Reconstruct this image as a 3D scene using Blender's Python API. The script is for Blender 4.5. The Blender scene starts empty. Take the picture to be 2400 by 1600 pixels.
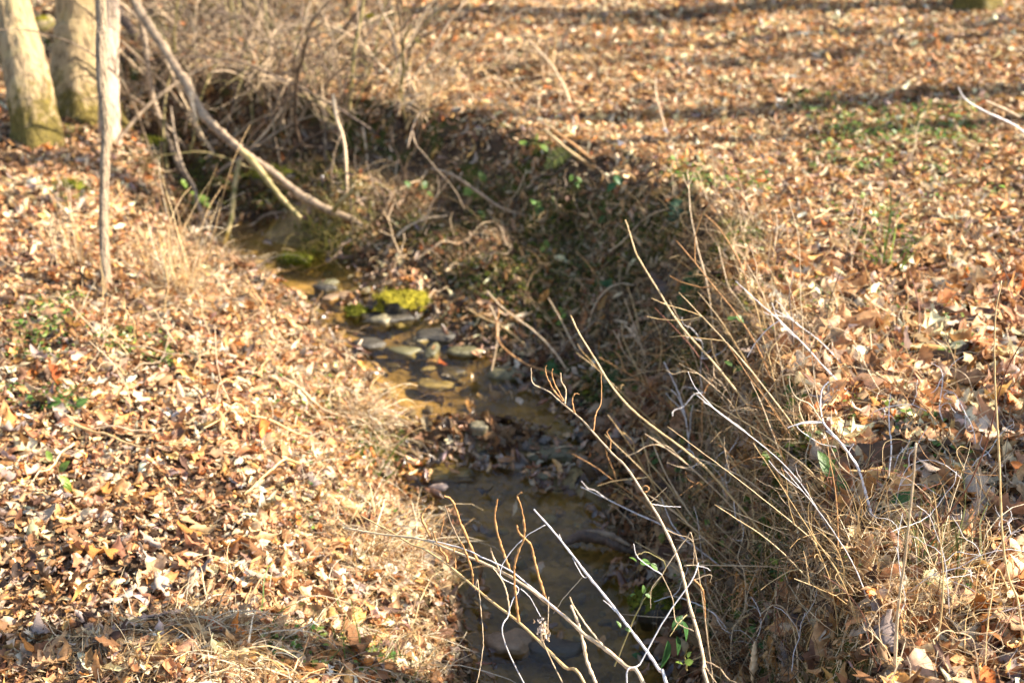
import bpy, bmesh, math, random
import numpy as np
from mathutils import Vector, noise as mnoise

random.seed(7)
RNG = np.random.default_rng(11)
scn = bpy.context.scene
COL = scn.collection

# ------------------------------------------------------------------ camera
PITCH = math.radians(22.5)
CAM = np.array([0.0, 0.0, 2.2])
cd = bpy.data.cameras.new("camera")
cam = bpy.data.objects.new("camera", cd)
COL.objects.link(cam)
cam.location = CAM
cam.rotation_euler = (math.pi / 2 - PITCH, 0, 0)
cd.lens = 50
cd.sensor_width = 36
cd.clip_end = 2000
cd.dof.use_dof = True
cd.dof.focus_distance = 3.35
cd.dof.aperture_fstop = 3.0
cd.dof.aperture_blades = 9
scn.camera = cam

# ------------------------------------------------------------------ light
SUN_ELEV = math.radians(37)
SUN_AZ = math.radians(7)          # measured from +X towards +Y
world = bpy.data.worlds.new("World")
scn.world = world
world.use_nodes = True
wn = world.node_tree
bg = wn.nodes["Background"]
sky = wn.nodes.new("ShaderNodeTexSky")
sky.sky_type = 'NISHITA'
sky.sun_disc = False
sky.sun_elevation = SUN_ELEV
sky.sun_rotation = math.radians(90) - SUN_AZ
wn.links.new(sky.outputs[0], bg.inputs[0])
bg.inputs[1].default_value = 0.105
sd = bpy.data.lights.new("sun", 'SUN')
sd.energy = 5.0
sd.angle = math.radians(0.55)
sd.color = (1.0, 0.90, 0.765)
sun = bpy.data.objects.new("sun", sd)
COL.objects.link(sun)
sv = Vector((math.cos(SUN_ELEV) * math.cos(SUN_AZ), math.cos(SUN_ELEV) * math.sin(SUN_AZ), math.sin(SUN_ELEV)))
sun.rotation_euler = sv.to_track_quat('Z', 'Y').to_euler()
scn.view_settings.view_transform = 'Standard'
scn.view_settings.look = 'None'
scn.view_settings.exposure = 1.9
scn.view_settings.gamma = 1.0

# ------------------------------------------------------------------ pixel helpers (photograph is 2400 x 1600)
FPX = 50 / 36 * 2400
VF = np.array([0, math.cos(PITCH), -math.sin(PITCH)])
VU = np.array([0, math.sin(PITCH), math.cos(PITCH)])
VR = np.array([1.0, 0, 0])


def ray(u, v):
    return VF + (u - 1200) / FPX * VR - (v - 800) / FPX * VU


def at(u, v, depth):
    return CAM + depth * ray(u, v)


# ------------------------------------------------------------------ terrain
# centre line of the creek: x, y, half width, water level, right bank run, left bank run
CK = np.array([
    (0.55, -6.0, .30, -.42, .25, .9), (0.35, 0.0, .30, -.40, .25, .8), (0.22, 2.2, .30, -.38, .30, .8),
    (.175, 3.55, .29, -.36, .36, .75), (.15, 3.86, .31, -.36, .40, .75), (.115, 4.13, .30, -.35, .44, .75),
    (.06, 4.37, .30, -.34, .48, .75), (-.04, 4.73, .34, -.33, .55, .75), (-.075, 4.99, .37, -.32, .60, .8),
    (-.14, 5.24, .35, -.31, .75, .8), (-.285, 5.54, .35, -.29, .88, .85), (-.41, 5.72, .26, -.27, 1.0, .9),
    (-.545, 5.99, .25, -.24, 1.08, .9), (-.825, 6.38, .21, -.22, 1.1, .95), (-.98, 6.62, .24, -.20, 1.05, .9),
    (-1.13, 6.92, .25, -.19, .95, .9), (-1.355, 7.16, .27, -.18, .85, .8), (-1.56, 7.43, .26, -.17, .8, .7),
    (-1.78, 7.75, .16, -.13, .7, .5), (-2.0, 8.2, .08, -.02, .5, .5), (-2.5, 8.8, .06, .10, .4, .5),
    (-3.4, 9.6, .05, .18, .4, .4), (-6.5, 11.5, .05, .3, .4, .4), (-30, 20, .05, .8, .4, .4)])


def vnoise(x, y, s, seed=0):
    """smooth value noise, numpy"""
    x = x * s + seed * 17.3
    y = y * s + seed * 9.1
    xi = np.floor(x).astype(np.int64)
    yi = np.floor(y).astype(np.int64)
    fx = x - xi
    fy = y - yi
    fx = fx * fx * (3 - 2 * fx)
    fy = fy * fy * (3 - 2 * fy)

    def h(a, b):
        n = (a * 374761393 + b * 668265263 + seed * 974711) & 0x7fffffff
        n = (n ^ (n >> 13)) * 1274126177 & 0x7fffffff
        return ((n ^ (n >> 16)) & 0xffff) / 65535.0
    return (h(xi, yi) * (1 - fx) + h(xi + 1, yi) * fx) * (1 - fy) + (h(xi, yi + 1) * (1 - fx) + h(xi + 1, yi + 1) * fx) * fy - .5


def sstep(t):
    t = np.clip(t, 0, 1)
    return t * t * (3 - 2 * t)


def creek(x, y):
    """signed offset from the creek's centre line (right bank positive) and local parameters"""
    x = np.atleast_1d(np.asarray(x, float)).ravel()
    y = np.atleast_1d(np.asarray(y, float)).ravel()
    best = np.full(x.shape, 1e9)
    sg = np.zeros(x.shape)
    par = np.zeros((len(x), 4))
    for i in range(len(CK) - 1):
        ax, ay = CK[i, :2]
        dx, dy = CK[i + 1, 0] - ax, CK[i + 1, 1] - ay
        l2 = dx * dx + dy * dy
        t = np.clip(((x - ax) * dx + (y - ay) * dy) / l2, 0, 1)
        d = np.hypot(x - ax - t * dx, y - ay - t * dy)
        m = d < best
        best = np.where(m, d, best)
        cr = (x - ax) * dy - (y - ay) * dx
        sg = np.where(m, np.sign(cr), sg)
        p = CK[i, 2:][None, :] * (1 - t[:, None]) + CK[i + 1, 2:][None, :] * t[:, None]
        par = np.where(m[:, None], p, par)
    return best * sg, par


BUMPS = [(-.19, 5.02, .30, .13, .16), (-.95, 7.26, .30, .20, .30), (.2, 4.72, .16, .11, .09), (-.62, 6.33, .16, .1, .07),
         (-1.18, 6.35, .3, .3, .04), (-2.6, 7.9, .7, .5, .06), (-.62, 5.35, .22, .2, .05), (-.95, 3.05, .14, .1, .05)]


def ground(x, y, fine=True):
    shp = np.shape(x)
    x = np.atleast_1d(np.asarray(x, float)).ravel()
    y = np.atleast_1d(np.asarray(y, float)).ravel()
    s, par = creek(x, y)
    w, zw, br, bl = par.T
    w = w * (1 + .25 * vnoise(x, y, 3.1, 3) + .2 * vnoise(x, y, 8, 4))
    dist = np.hypot(x, y)
    baseR = .40 - .06 * sstep((y - 4.5) / 3) + .02 * np.clip(y - 8, 0, 30) + .055 * np.clip(x - 1.0, 0, 25) * sstep((y - 3) / 5)
    baseL = .02 + .05 * np.clip(-x - .6, 0, 30) * sstep((y - 2) / 4) + .02 * np.clip(y - 4, 0, 40) - .02 * sstep((3.2 - y) / 1)
    baseL = np.minimum(baseL, 4.0)
    far = .60 * np.clip(y - 13.5, 0, 60) * sstep((y - 13.5) / 7) + .05 * np.clip(np.abs(x) - 12, 0, 40)
    bump = .09 * vnoise(x, y, .9, 1) + .045 * vnoise(x, y, 2.7, 2)
    r = (s - w) / br
    sh = np.where(r < .56, .30 * r / .56, .30 + .70 * sstep((r - .56) / .44 + .2 * vnoise(x, y, 4.5, 5)))
    sh = np.where(br < .3, sstep(r), sh)
    l = (-s - w)
    dl = np.clip(l / .16, 0, 1)
    dl2 = sstep(l / bl)
    zl = zw + .10 * sstep(dl) + (baseL - zw - .10) * dl2
    zr = zw + (baseR - zw) * np.clip(sh, 0, 1)
    z = np.where(s > 0, zr, zl)
    inb = np.abs(s) < w
    q = np.clip(1 - (s / np.maximum(w, .02)) ** 2, 0, 1)
    bed = zw - .075 * q ** .6 + .022 * vnoise(x, y, 7, 6) + .012 * vnoise(x, y, 19, 7) - .004
    z = np.where(inb, bed, z)
    off = np.clip((np.abs(s) - w) / .3, 0, 1)
    z = z + bump * off + far * off
    if fine:
        z = z + .018 * vnoise(x, y, 9, 8) * np.clip(off * 3, 0, 1) + .10 * vnoise(x, y, 5.5, 9) * ((s > w) & (r < 1)) * np.clip(off * 2, 0, 1)
    for bx, by, sx, sy, hh in BUMPS:
        z = z + hh * np.exp(-((x - bx) / sx) ** 2 - ((y - by) / sy) ** 2)
    return z.reshape(shp) if shp else float(z[0])


def gz(x, y):
    return float(ground(np.array([x]), np.array([y]))[0])


def GP(u, v, lift=0.0):
    """where the line of sight through a pixel first meets the ground"""
    d = ray(u, v)
    t = np.arange(1.5, 22, .01)
    P = CAM[None, :] + t[:, None] * d[None, :]
    h = P[:, 2] - ground(P[:, 0], P[:, 1])
    i = int(np.argmax(h < 0)) if (h < 0).any() else len(t) - 1
    p = P[i]
    return np.array([p[0], p[1], gz(p[0], p[1]) + lift])


def depth_of(p):
    return float((np.asarray(p) - CAM) @ VF)


# ------------------------------------------------------------------ object helpers
def tag(o, label=None, cat=None, group=None, kind=None):
    if label:
        o["label"] = label
    if cat:
        o["category"] = cat
    if group:
        o["group"] = group
    if kind:
        o["kind"] = kind
    return o


def thing(name, loc, label, cat, group=None):
    o = bpy.data.objects.new(name, None)
    o.empty_display_size = .05
    o.location = Vector(loc)
    COL.objects.link(o)
    return tag(o, label, cat, group)


def mk(name, V, F, mat, parent=None, smooth=True, col=None, at_=None, gp=None):
    """one mesh object from arrays in world coordinates; F is an (m,k) array or a list of such arrays"""
    V = np.asarray(V, np.float32)
    org = np.zeros(3, np.float32)
    if parent is not None:
        org = np.array(parent.location, np.float32)
        if parent.parent is not None:
            org = org + np.array(parent.parent.location, np.float32)
    elif at_ is not None:
        org = np.asarray(at_, np.float32)
    V = V - org
    Fs = F if isinstance(F, list) else [F]
    Fs = [np.asarray(f, np.int32) for f in Fs if len(f)]
    me = bpy.data.meshes.new(name)
    me.vertices.add(len(V))
    me.vertices.foreach_set("co", V.ravel())
    tot = sum(f.size for f in Fs)
    me.loops.add(tot)
    me.loops.foreach_set("vertex_index", np.concatenate([f.ravel() for f in Fs]))
    n = sum(len(f) for f in Fs)
    me.polygons.add(n)
    ls = []
    c = 0
    for f in Fs:
        ls.append(np.arange(len(f), dtype=np.int32) * f.shape[1] + c)
        c += f.size
    me.polygons.foreach_set("loop_start", np.concatenate(ls))
    if smooth:
        me.polygons.foreach_set("use_smooth", np.ones(n, bool))
    me.update(calc_edges=True)
    if col is not None:
        a = me.color_attributes.new("col", 'FLOAT_COLOR', 'POINT')
        c4 = np.ones((len(V), 4), np.float32)
        c4[:, :3] = col
        a.data.foreach_set("color", c4.ravel())
    me.materials.append(mat)
    o = bpy.data.objects.new(name, me)
    if parent is not None:
        o.parent = parent
    elif at_ is not None:
        o.location = Vector(org.tolist())
    COL.objects.link(o)
    return o


class TB:
    """collects tapered tubes"""

    def __init__(self):
        self.V = []
        self.Q = []
        self.n = 0

    def tube(self, P, R, k=6, bump=0.0, close=True):
        P = np.asarray(P, float)
        m = len(P)
        R = np.broadcast_to(np.asarray(R, float), (m,)).copy()
        T = np.gradient(P, axis=0)
        T /= np.linalg.norm(T, axis=1)[:, None] + 1e-9
        a = np.array([0.31, .9, .12]) if abs(T[0][1]) < .8 else np.array([1., .1, .2])
        N = np.zeros_like(P)
        n = np.cross(T[0], a)
        n /= np.linalg.norm(n)
        for i in range(m):
            n = n - (n @ T[i]) * T[i]
            n /= np.linalg.norm(n) + 1e-9
            N[i] = n
        B = np.cross(T, N)
        th = np.arange(k) * 2 * math.pi / k
        rr = R[:, None] * (1 + (bump * RNG.standard_normal((m, k)) if bump else 0))
        ring = P[:, None, :] + rr[:, :, None] * (np.cos(th)[None, :, None] * N[:, None, :] + np.sin(th)[None, :, None] * B[:, None, :])
        self.V.append(ring.reshape(-1, 3))
        i = np.arange(m - 1)[:, None] * k
        j = np.arange(k)[None, :]
        j2 = (j + 1) % k
        q = np.stack([i + j, i + j2, i + k + j2, i + k + j], -1).reshape(-1, 4) + self.n
        self.Q.append(q)
        self.n += m * k
        if close and k in (4, 6):
            for base in (0, (m - 1) * k):
                e = np.arange(k) + base + self.n - m * k
                if k == 4:
                    self.Q.append(e[None, :])
                else:
                    self.Q.append(np.array([[e[0], e[1], e[2], e[3]], [e[0], e[3], e[4], e[5]]]))
        return self

    def build(self, name, mat, parent=None, col=None, **kw):
        return mk(name, np.concatenate(self.V), np.concatenate(self.Q), mat, parent, col=col, **kw)


def smooth(P, sub=6, wob=0.0, rng=None):
    """Catmull-Rom through the points, with a little natural wander"""
    P = np.asarray(P, float)
    if len(P) < 3:
        t = np.linspace(0, 1, sub + 1)[:, None]
        out = P[0] * (1 - t) + P[-1] * t
    else:
        E = np.vstack([2 * P[0] - P[1], P, 2 * P[-1] - P[-2]])
        t = np.linspace(0, 1, sub, endpoint=False)[:, None]
        segs = []
        for i in range(1, len(E) - 2):
            a, b, c, d = E[i - 1], E[i], E[i + 1], E[i + 2]
            segs.append(.5 * (2 * b + (c - a) * t + (2 * a - 5 * b + 4 * c - d) * t ** 2 + (3 * b - a - 3 * c + d) * t ** 3))
        out = np.vstack(segs + [P[-1:]])
    if wob:
        w = RNG.standard_normal(out.shape) * wob
        w[0] = 0
        w[-1] = 0
        out = out + w
    return out


# ------------------------------------------------------------------ materials
def mat_new(name):
    m = bpy.data.materials.new(name)
    m.use_nodes = True
    nt = m.node_tree
    nt.nodes.clear()
    out = nt.nodes.new("ShaderNodeOutputMaterial")
    return m, nt, out


def nd(nt, typ, **kw):
    n = nt.nodes.new(typ)
    for k, v in kw.items():
        if k.startswith("i_"):
            key = k[2:]
            key = int(key) if key.isdigit() else key.replace("_", " ")
            n.inputs[key].default_value = v
        else:
            setattr(n, k, v)
    return n


def ramp(nt, fac, stops):
    r = nt.nodes.new("ShaderNodeValToRGB")
    while len(r.color_ramp.elements) < len(stops):
        r.color_ramp.elements.new(.5)
    for e, (p, c) in zip(r.color_ramp.elements, stops):
        e.position = p
        e.color = (*c, 1) if len(c) == 3 else c
    nt.links.new(fac, r.inputs[0])
    return r.outputs[0]


def mixc(nt, fac, a, b, mode='MIX'):
    m = nt.nodes.new("ShaderNodeMix")
    m.data_type = 'RGBA'
    m.blend_type = mode
    for key, v in ((0, fac), (6, a), (7, b)):
        if hasattr(v, "is_linked"):
            nt.links.new(v, m.inputs[key])
        elif key == 0:
            m.inputs[0].default_value = v
        else:
            m.inputs[key].default_value = (*v, 1)
    return m.outputs[2]


def objco(nt, scale=1.0):
    tc = nt.nodes.new("ShaderNodeTexCoord")
    mp = nd(nt, "ShaderNodeMapping")
    mp.inputs["Scale"].default_value = (scale, scale, scale) if not isinstance(scale, tuple) else scale
    nt.links.new(tc.outputs["Object"], mp.inputs[0])
    return mp.outputs[0]


def noise_tex(nt, vec, scale, detail=4, rough=.55):
    n = nd(nt, "ShaderNodeTexNoise", i_Scale=scale, i_Detail=detail, i_Roughness=rough)
    nt.links.new(vec, n.inputs["Vector"])
    return n.outputs[0]


def bump(nt, h, strength, dist, pr):
    b = nd(nt, "ShaderNodeBump", i_Strength=strength, i_Distance=dist)
    nt.links.new(h, b.inputs["Height"])
    nt.links.new(b.outputs[0], pr.inputs["Normal"])


def principled(nt, out, rough=.8, spec=.3):
    p = nt.nodes.new("ShaderNodeBsdfPrincipled")
    p.inputs["Roughness"].default_value = rough
    p.inputs["Specular IOR Level"].default_value = spec
    nt.links.new(p.outputs[0], out.inputs[0])
    return p


def m_leafy(name, transl=.25, rough=.62, objcol=False, vein=120, spec=.25):
    """leaf matter: colour per leaf from the mesh (or the object), blotches, light coming through"""
    m, nt, out = mat_new(name)
    p = nt.nodes.new("ShaderNodeBsdfPrincipled")
    p.inputs["Roughness"].default_value = rough
    p.inputs["Specular IOR Level"].default_value = spec
    if objcol:
        c = nt.nodes.new("ShaderNodeObjectInfo").outputs["Color"]
    else:
        c = nd(nt, "ShaderNodeAttribute", attribute_name="col").outputs["Color"]
    v = objco(nt)
    n1 = noise_tex(nt, v, vein * .35, 3)
    f = ramp(nt, n1, [(.3, (.55, .52, .52)), (.68, (1.15, 1.13, 1.12))])
    c2 = mixc(nt, 1.0, c, f, 'MULTIPLY')
    nt.links.new(c2, p.inputs["Base Color"])
    bump(nt, noise_tex(nt, v, vein * .9, 2), .35, .004, p)
    tr = nt.nodes.new("ShaderNodeBsdfTranslucent")
    nt.links.new(c2, tr.inputs[0])
    ms = nd(nt, "ShaderNodeMixShader")
    ms.inputs[0].default_value = transl
    nt.links.new(p.outputs[0], ms.inputs[1])
    nt.links.new(tr.outputs[0], ms.inputs[2])
    nt.links.new(ms.outputs[0], out.inputs[0])
    return m


def m_stem(name, a, b, scale=60, rough=.6, spec=.3, stretch=1.0):
    m, nt, out = mat_new(name)
    p = principled(nt, out, rough, spec)
    v = objco(nt)
    n = noise_tex(nt, v, scale, 4, .6)
    c = ramp(nt, n, [(.32, a), (.62, b)])
    nt.links.new(c, p.inputs["Base Color"])
    bump(nt, noise_tex(nt, v, scale * 5, 2), .4, .002, p)
    return m


def m_bark(name, dark, light, moss=(.125, .092, .012), moss_h=.35, ridge=34, lich=.5, zs=.12):
    m, nt, out = mat_new(name)
    p = principled(nt, out, .85, .2)
    v = objco(nt)
    vs = objco(nt, (1, 1, zs))
    n1 = noise_tex(nt, vs, ridge, 6, .62)
    c = ramp(nt, n1, [(.3, dark), (.5, light), (.72, tuple(min(1, x * 1.25) for x in light))])
    blot = noise_tex(nt, v, 7, 4, .6)
    c = mixc(nt, ramp(nt, blot, [(.5, (0, 0, 0)), (.62, (lich,) * 3)]), c, (.50, .38, .17))
    sp = nt.nodes.new("ShaderNodeSeparateXYZ")
    nt.links.new(v, sp.inputs[0])
    mh = nd(nt, "ShaderNodeMath", operation='MULTIPLY_ADD')
    mh.inputs[1].default_value = .85
    nt.links.new(noise_tex(nt, v, 11, 4, .65), mh.inputs[0])
    mr = nd(nt, "ShaderNodeMath", operation='MULTIPLY')
    mr.inputs[1].default_value = -1.0
    nt.links.new(sp.outputs[2], mr.inputs[0])
    nt.links.new(mr.outputs[0], mh.inputs[2])
    fac = ramp(nt, mh.outputs[0], [(.0, (0, 0, 0)), (.12, (1, 1, 1))])
    ad = nd(nt, "ShaderNodeMath", operation='ADD')
    ad.inputs[1].default_value = moss_h - .45
    nt.links.new(mh.outputs[0], ad.inputs[0])
    fac = ramp(nt, ad.outputs[0], [(.0, (0, 0, 0)), (.16, (.9, .9, .9))])
    mc = ramp(nt, noise_tex(nt, v, 40, 3), [(.3, tuple(x * .5 for x in moss)), (.7, tuple(x * 1.3 for x in moss))])
    c = mixc(nt, fac, c, mc)
    nt.links.new(c, p.inputs["Base Color"])
    bump(nt, n1, 1.0, .035, p)
    return m


M = {}
M['litter'] = m_leafy("dry_leaf_litter")
M['leaf'] = m_leafy("dry_leaf", objcol=True, transl=.2, vein=160, rough=.7, spec=.12)
M['grass'] = m_leafy("dry_grass", transl=.25, rough=.5, vein=200)
M['green'] = m_leafy("green_foliage", transl=.3, rough=.42, vein=150)
M['tan'] = m_stem("tan_stem", (.40, .27, .14), (.68, .50, .31))
M['white'] = m_stem("bleached_stem", (.50, .44, .40), (.78, .72, .68), rough=.45, spec=.5)
M['orange'] = m_stem("orange_brown_twig", (.28, .12, .035), (.52, .27, .10))
M['cane'] = m_stem("golden_cane", (.42, .25, .09), (.64, .44, .20), rough=.4, spec=.5)
M['red'] = m_stem("red_brown_cane", (.10, .035, .02), (.22, .085, .045))
M['dark'] = m_stem("dark_twig", (.05, .032, .022), (.13, .085, .055))
M['greybranch'] = m_stem("grey_brown_branch", (.12, .08, .05), (.34, .245, .15), scale=24)
M['mossybranch'] = m_stem("mossy_branch", (.10, .095, .015), (.36, .27, .12), scale=22)
M['bark_a'] = m_bark("ridged_tan_bark", (.10, .065, .035), (.38, .27, .145), ridge=30, moss_h=.34)
M['bark_b'] = m_bark("furrowed_tan_bark", (.10, .068, .036), (.40, .29, .155), ridge=34, moss_h=.30)
M['bark_c'] = m_bark("pale_smooth_bark", (.24, .17, .11), (.46, .345, .25), ridge=22, moss_h=.05, lich=.15)
M['bark_s'] = m_bark("furrowed_sapling_bark", (.08, .055, .036), (.42, .31, .20), ridge=75, moss_h=-2, lich=.1, zs=.05)
M['bark_d'] = m_bark("dark_moss_bark", (.08, .06, .04), (.2, .15, .1), ridge=30, moss_h=1.0)


def m_ground():
    m, nt, out = mat_new("forest_soil")
    p = principled(nt, out, .9, .15)
    v = objco(nt)
    n = noise_tex(nt, v, 14, 6, .65)
    soil = ramp(nt, n, [(.3, (.030, .018, .010)), (.55, (.085, .052, .030)), (.75, (.17, .11, .065))])
    mo = noise_tex(nt, v, 3.4, 5, .62)
    mossm = nd(nt, "ShaderNodeAttribute", attribute_name="col")
    sp = nt.nodes.new("ShaderNodeSeparateColor")
    nt.links.new(mossm.outputs["Color"], sp.inputs[0])
    ml = nd(nt, "ShaderNodeMath", operation='MULTIPLY')
    nt.links.new(ramp(nt, mo, [(.46, (0, 0, 0)), (.58, (1, 1, 1))]), ml.inputs[0])
    nt.links.new(sp.outputs[0], ml.inputs[1])
    mc = ramp(nt, noise_tex(nt, v, 60, 3), [(.3, (.028, .034, .006)), (.7, (.085, .095, .014))])
    c = mixc(nt, ml.outputs[0], soil, mc)
    # stream bed: sand, silt and pebbles
    vo = nd(nt, "ShaderNodeTexVoronoi", i_Scale=38.0)
    nt.links.new(v, vo.inputs["Vector"])
    pv = nd(nt, "ShaderNodeSeparateColor")
    nt.links.new(vo.outputs["Color"], pv.inputs[0])
    peb = mixc(nt, .8, ramp(nt, noise_tex(nt, v, 5, 5, .6), [(.35, (.12, .088, .032)), (.5, (.215, .155, .068)), (.66, (.32, .235, .12))]), ramp(nt, pv.outputs[0], [(0, (.5, .48, .45)), (1, (1.2, 1.15, 1.05))]), 'MULTIPLY')
    alg = ramp(nt, noise_tex(nt, v, 2.6, 3, .6), [(.56, (0, 0, 0)), (.68, (.6, .6, .6))])
    peb = mixc(nt, alg, peb, (.17, .145, .02))
    c = mixc(nt, sp.outputs[1], c, peb)
    nt.links.new(c, p.inputs["Base Color"])
    bump(nt, noise_tex(nt, v, 55, 5, .7), .8, .015, p)
    return m


def m_water():
    m, nt, out = mat_new("shallow_water")
    v = objco(nt, (1.0, .55, 1))
    h = noise_tex(nt, v, 26, 3, .6)
    h2 = noise_tex(nt, v, 7, 2, .5)
    ad = nd(nt, "ShaderNodeMath", operation='ADD')
    nt.links.new(h, ad.inputs[0])
    nt.links.new(h2, ad.inputs[1])
    b = nd(nt, "ShaderNodeBump", i_Strength=.55, i_Distance=.012)
    nt.links.new(ad.outputs[0], b.inputs["Height"])
    geo = nt.nodes.new("ShaderNodeNewGeometry")
    dt = nd(nt, "ShaderNodeVectorMath", operation='DOT_PRODUCT')
    nt.links.new(b.outputs[0], dt.inputs[0])
    nt.links.new(geo.outputs["Incoming"], dt.inputs[1])
    ab = nd(nt, "ShaderNodeMath", operation='ABSOLUTE')
    nt.links.new(dt.outputs["Value"], ab.inputs[0])
    om = nd(nt, "ShaderNodeMath", operation='SUBTRACT')
    om.inputs[0].default_value = 1.0
    nt.links.new(ab.outputs[0], om.inputs[1])
    pw = nd(nt, "ShaderNodeMath", operation='POWER')
    nt.links.new(om.outputs[0], pw.inputs[0])
    pw.inputs[1].default_value = 5.0
    fr = nd(nt, "ShaderNodeMath", operation='MULTIPLY_ADD')      # Schlick: the same seen from above and below
    nt.links.new(pw.outputs[0], fr.inputs[0])
    fr.inputs[1].default_value = .97
    fr.inputs[2].default_value = .022
    gl = nd(nt, "ShaderNodeBsdfGlossy", i_Roughness=.04)
    gl.inputs[0].default_value = (1, 1, 1, 1)
    nt.links.new(b.outputs[0], gl.inputs["Normal"])
    tp = nt.nodes.new("ShaderNodeBsdfTransparent")
    tp.inputs[0].default_value = (.90, .80, .55, 1)
    ms = nt.nodes.new("ShaderNodeMixShader")
    nt.links.new(fr.outputs[0], ms.inputs[0])
    nt.links.new(tp.outputs[0], ms.inputs[1])
    nt.links.new(gl.outputs[0], ms.inputs[2])
    nt.links.new(ms.outputs[0], out.inputs[0])
    return m


def m_stone(name, a, b, moss=None, wet=.45):
    m, nt, out = mat_new(name)
    p = principled(nt, out, wet, .5)
    v = objco(nt)
    c = ramp(nt, noise_tex(nt, v, 22, 6, .65), [(.32, a), (.68, b)])
    if moss:
        g = nt.nodes.new("ShaderNodeNewGeometry")
        sp = nt.nodes.new("ShaderNodeSeparateXYZ")
        nt.links.new(g.outputs["Normal"], sp.inputs[0])
        ad = nd(nt, "ShaderNodeMath", operation='MULTIPLY_ADD')
        ad.inputs[1].default_value = 1.3
        nt.links.new(noise_tex(nt, v, 16, 4, .6), ad.inputs[0])
        nt.links.new(sp.outputs[2], ad.inputs[2])
        f = ramp(nt, ad.outputs[0], [(.0, (0, 0, 0)), (.95, (0, 0, 0)), (1.0, (1, 1, 1))])
        c = mixc(nt, f, c, moss)
    nt.links.new(c, p.inputs["Base Color"])
    bump(nt, noise_tex(nt, v, 45, 5, .7), .7, .012, p)
    return m


M['ground'] = m_ground()
M['water'] = m_water()
M['stone_olive'] = m_stone("wet_olive_stone", (.05, .045, .02), (.16, .14, .06))
M['stone_grey'] = m_stone("wet_grey_stone", (.06, .048, .036), (.19, .15, .11))
M['stone_dark'] = m_stone("wet_dark_stone", (.02, .018, .014), (.08, .065, .04))
M['stone_pale'] = m_stone("pale_stone", (.10, .085, .045), (.30, .255, .15))
M['stone_brown'] = m_stone("brown_stone", (.12, .07, .035), (.30, .20, .11))
M['moss'] = m_stem("yellow_green_moss", (.09, .08, .010), (.27, .225, .022), scale=60, rough=.95, spec=.05)
M['moss_dk'] = m_stem("dark_green_moss", (.045, .052, .008), (.15, .15, .018), scale=60, rough=.95, spec=.05)
M['fluff'] = m_stem("seed_fluff", (.55, .45, .32), (.8, .72, .6), scale=80, rough=.9)
M['wetleaf'] = m_leafy("wet_leaf_debris", transl=.08, rough=.3, spec=.5)

# ------------------------------------------------------------------ the ground, one sheet to the horizon


def axis(lo, hi, step, far):
    a = list(np.arange(lo, hi + 1e-6, step))
    g = step
    x = hi
    up = []
    while x < far:
        g *= 1.22
        x += g
        up.append(x)
    g = step
    x = lo
    dn = []
    while x > -far:
        g *= 1.22
        x -= g
        dn.append(x)
    return np.array(dn[::-1] + a + up)


gx = axis(-4.6, 4.6, .026, 250)
gy = axis(1.6, 12.2, .026, 250)
GX, GY = np.meshgrid(gx, gy)
GZ = ground(GX, GY)
nx, ny = len(gx), len(gy)
ii = (np.arange(ny - 1)[:, None] * nx + np.arange(nx - 1)[None, :])
gF = np.stack([ii, ii + 1, ii + nx + 1, ii + nx], -1).reshape(-1, 4)
gS, gP = creek(GX, GY)
bedm = np.clip((gP[:, 0] * 1.02 - np.abs(gS)) / .06 + .4, 0, 1)
bedm = bedm * (GY.ravel() < 7.5)
mossm = np.clip(1 - np.abs((gS - gP[:, 0]) / gP[:, 2] - .6) / .9, 0, 1) * (gS > 0) + .5 * np.clip(1 - (np.abs(gS) - gP[:, 0]) / .3, 0, 1) * (gS < 0)
mossm = np.clip(mossm * 1.3, 0, 1)
mk("ground", np.stack([GX.ravel(), GY.ravel(), GZ.ravel()], -1), gF, M['ground'],
   col=np.stack([mossm, bedm, bedm * 0], -1))
tag(bpy.data.objects["ground"], "brown forest floor with a creek channel cut through it", None, None, "structure")

# water follows the channel downhill
wy = []
cs = []
for i in range(17):
    k = max(2, int(np.hypot(*(CK[i + 1, :2] - CK[i, :2])) / .05))
    k = min(k, 120)
    for j in range(k):
        t = j / k
        cs.append(CK[i] * (1 - t) + CK[i + 1] * t)
cs = np.array(cs)
tan = np.gradient(cs[:, :2], axis=0)
tan /= np.linalg.norm(tan, axis=1)[:, None]
nor = np.stack([tan[:, 1], -tan[:, 0]], -1)
cc = np.linspace(-1, 1, 15)
wide = (cs[:, 2] * 1.22 + .03)[:, None]
WX = cs[:, 0:1] + nor[:, 0:1] * wide * cc[None, :]
WY = cs[:, 1:2] + nor[:, 1:2] * wide * cc[None, :]
WZ = np.repeat(cs[:, 3:4], 15, 1) + .004 * vnoise(WX, WY, 6, 21)
m_, k_ = WX.shape
ii = np.arange(m_ - 1)[:, None] * k_ + np.arange(k_ - 1)[None, :]
wF = np.stack([ii, ii + 1, ii + k_ + 1, ii + k_], -1).reshape(-1, 4)
tag(mk("water", np.stack([WX.ravel(), WY.ravel(), WZ.ravel()], -1), wF, M['water']),
    "clear shallow creek water running over a brown bed", None, None, "structure")

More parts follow.
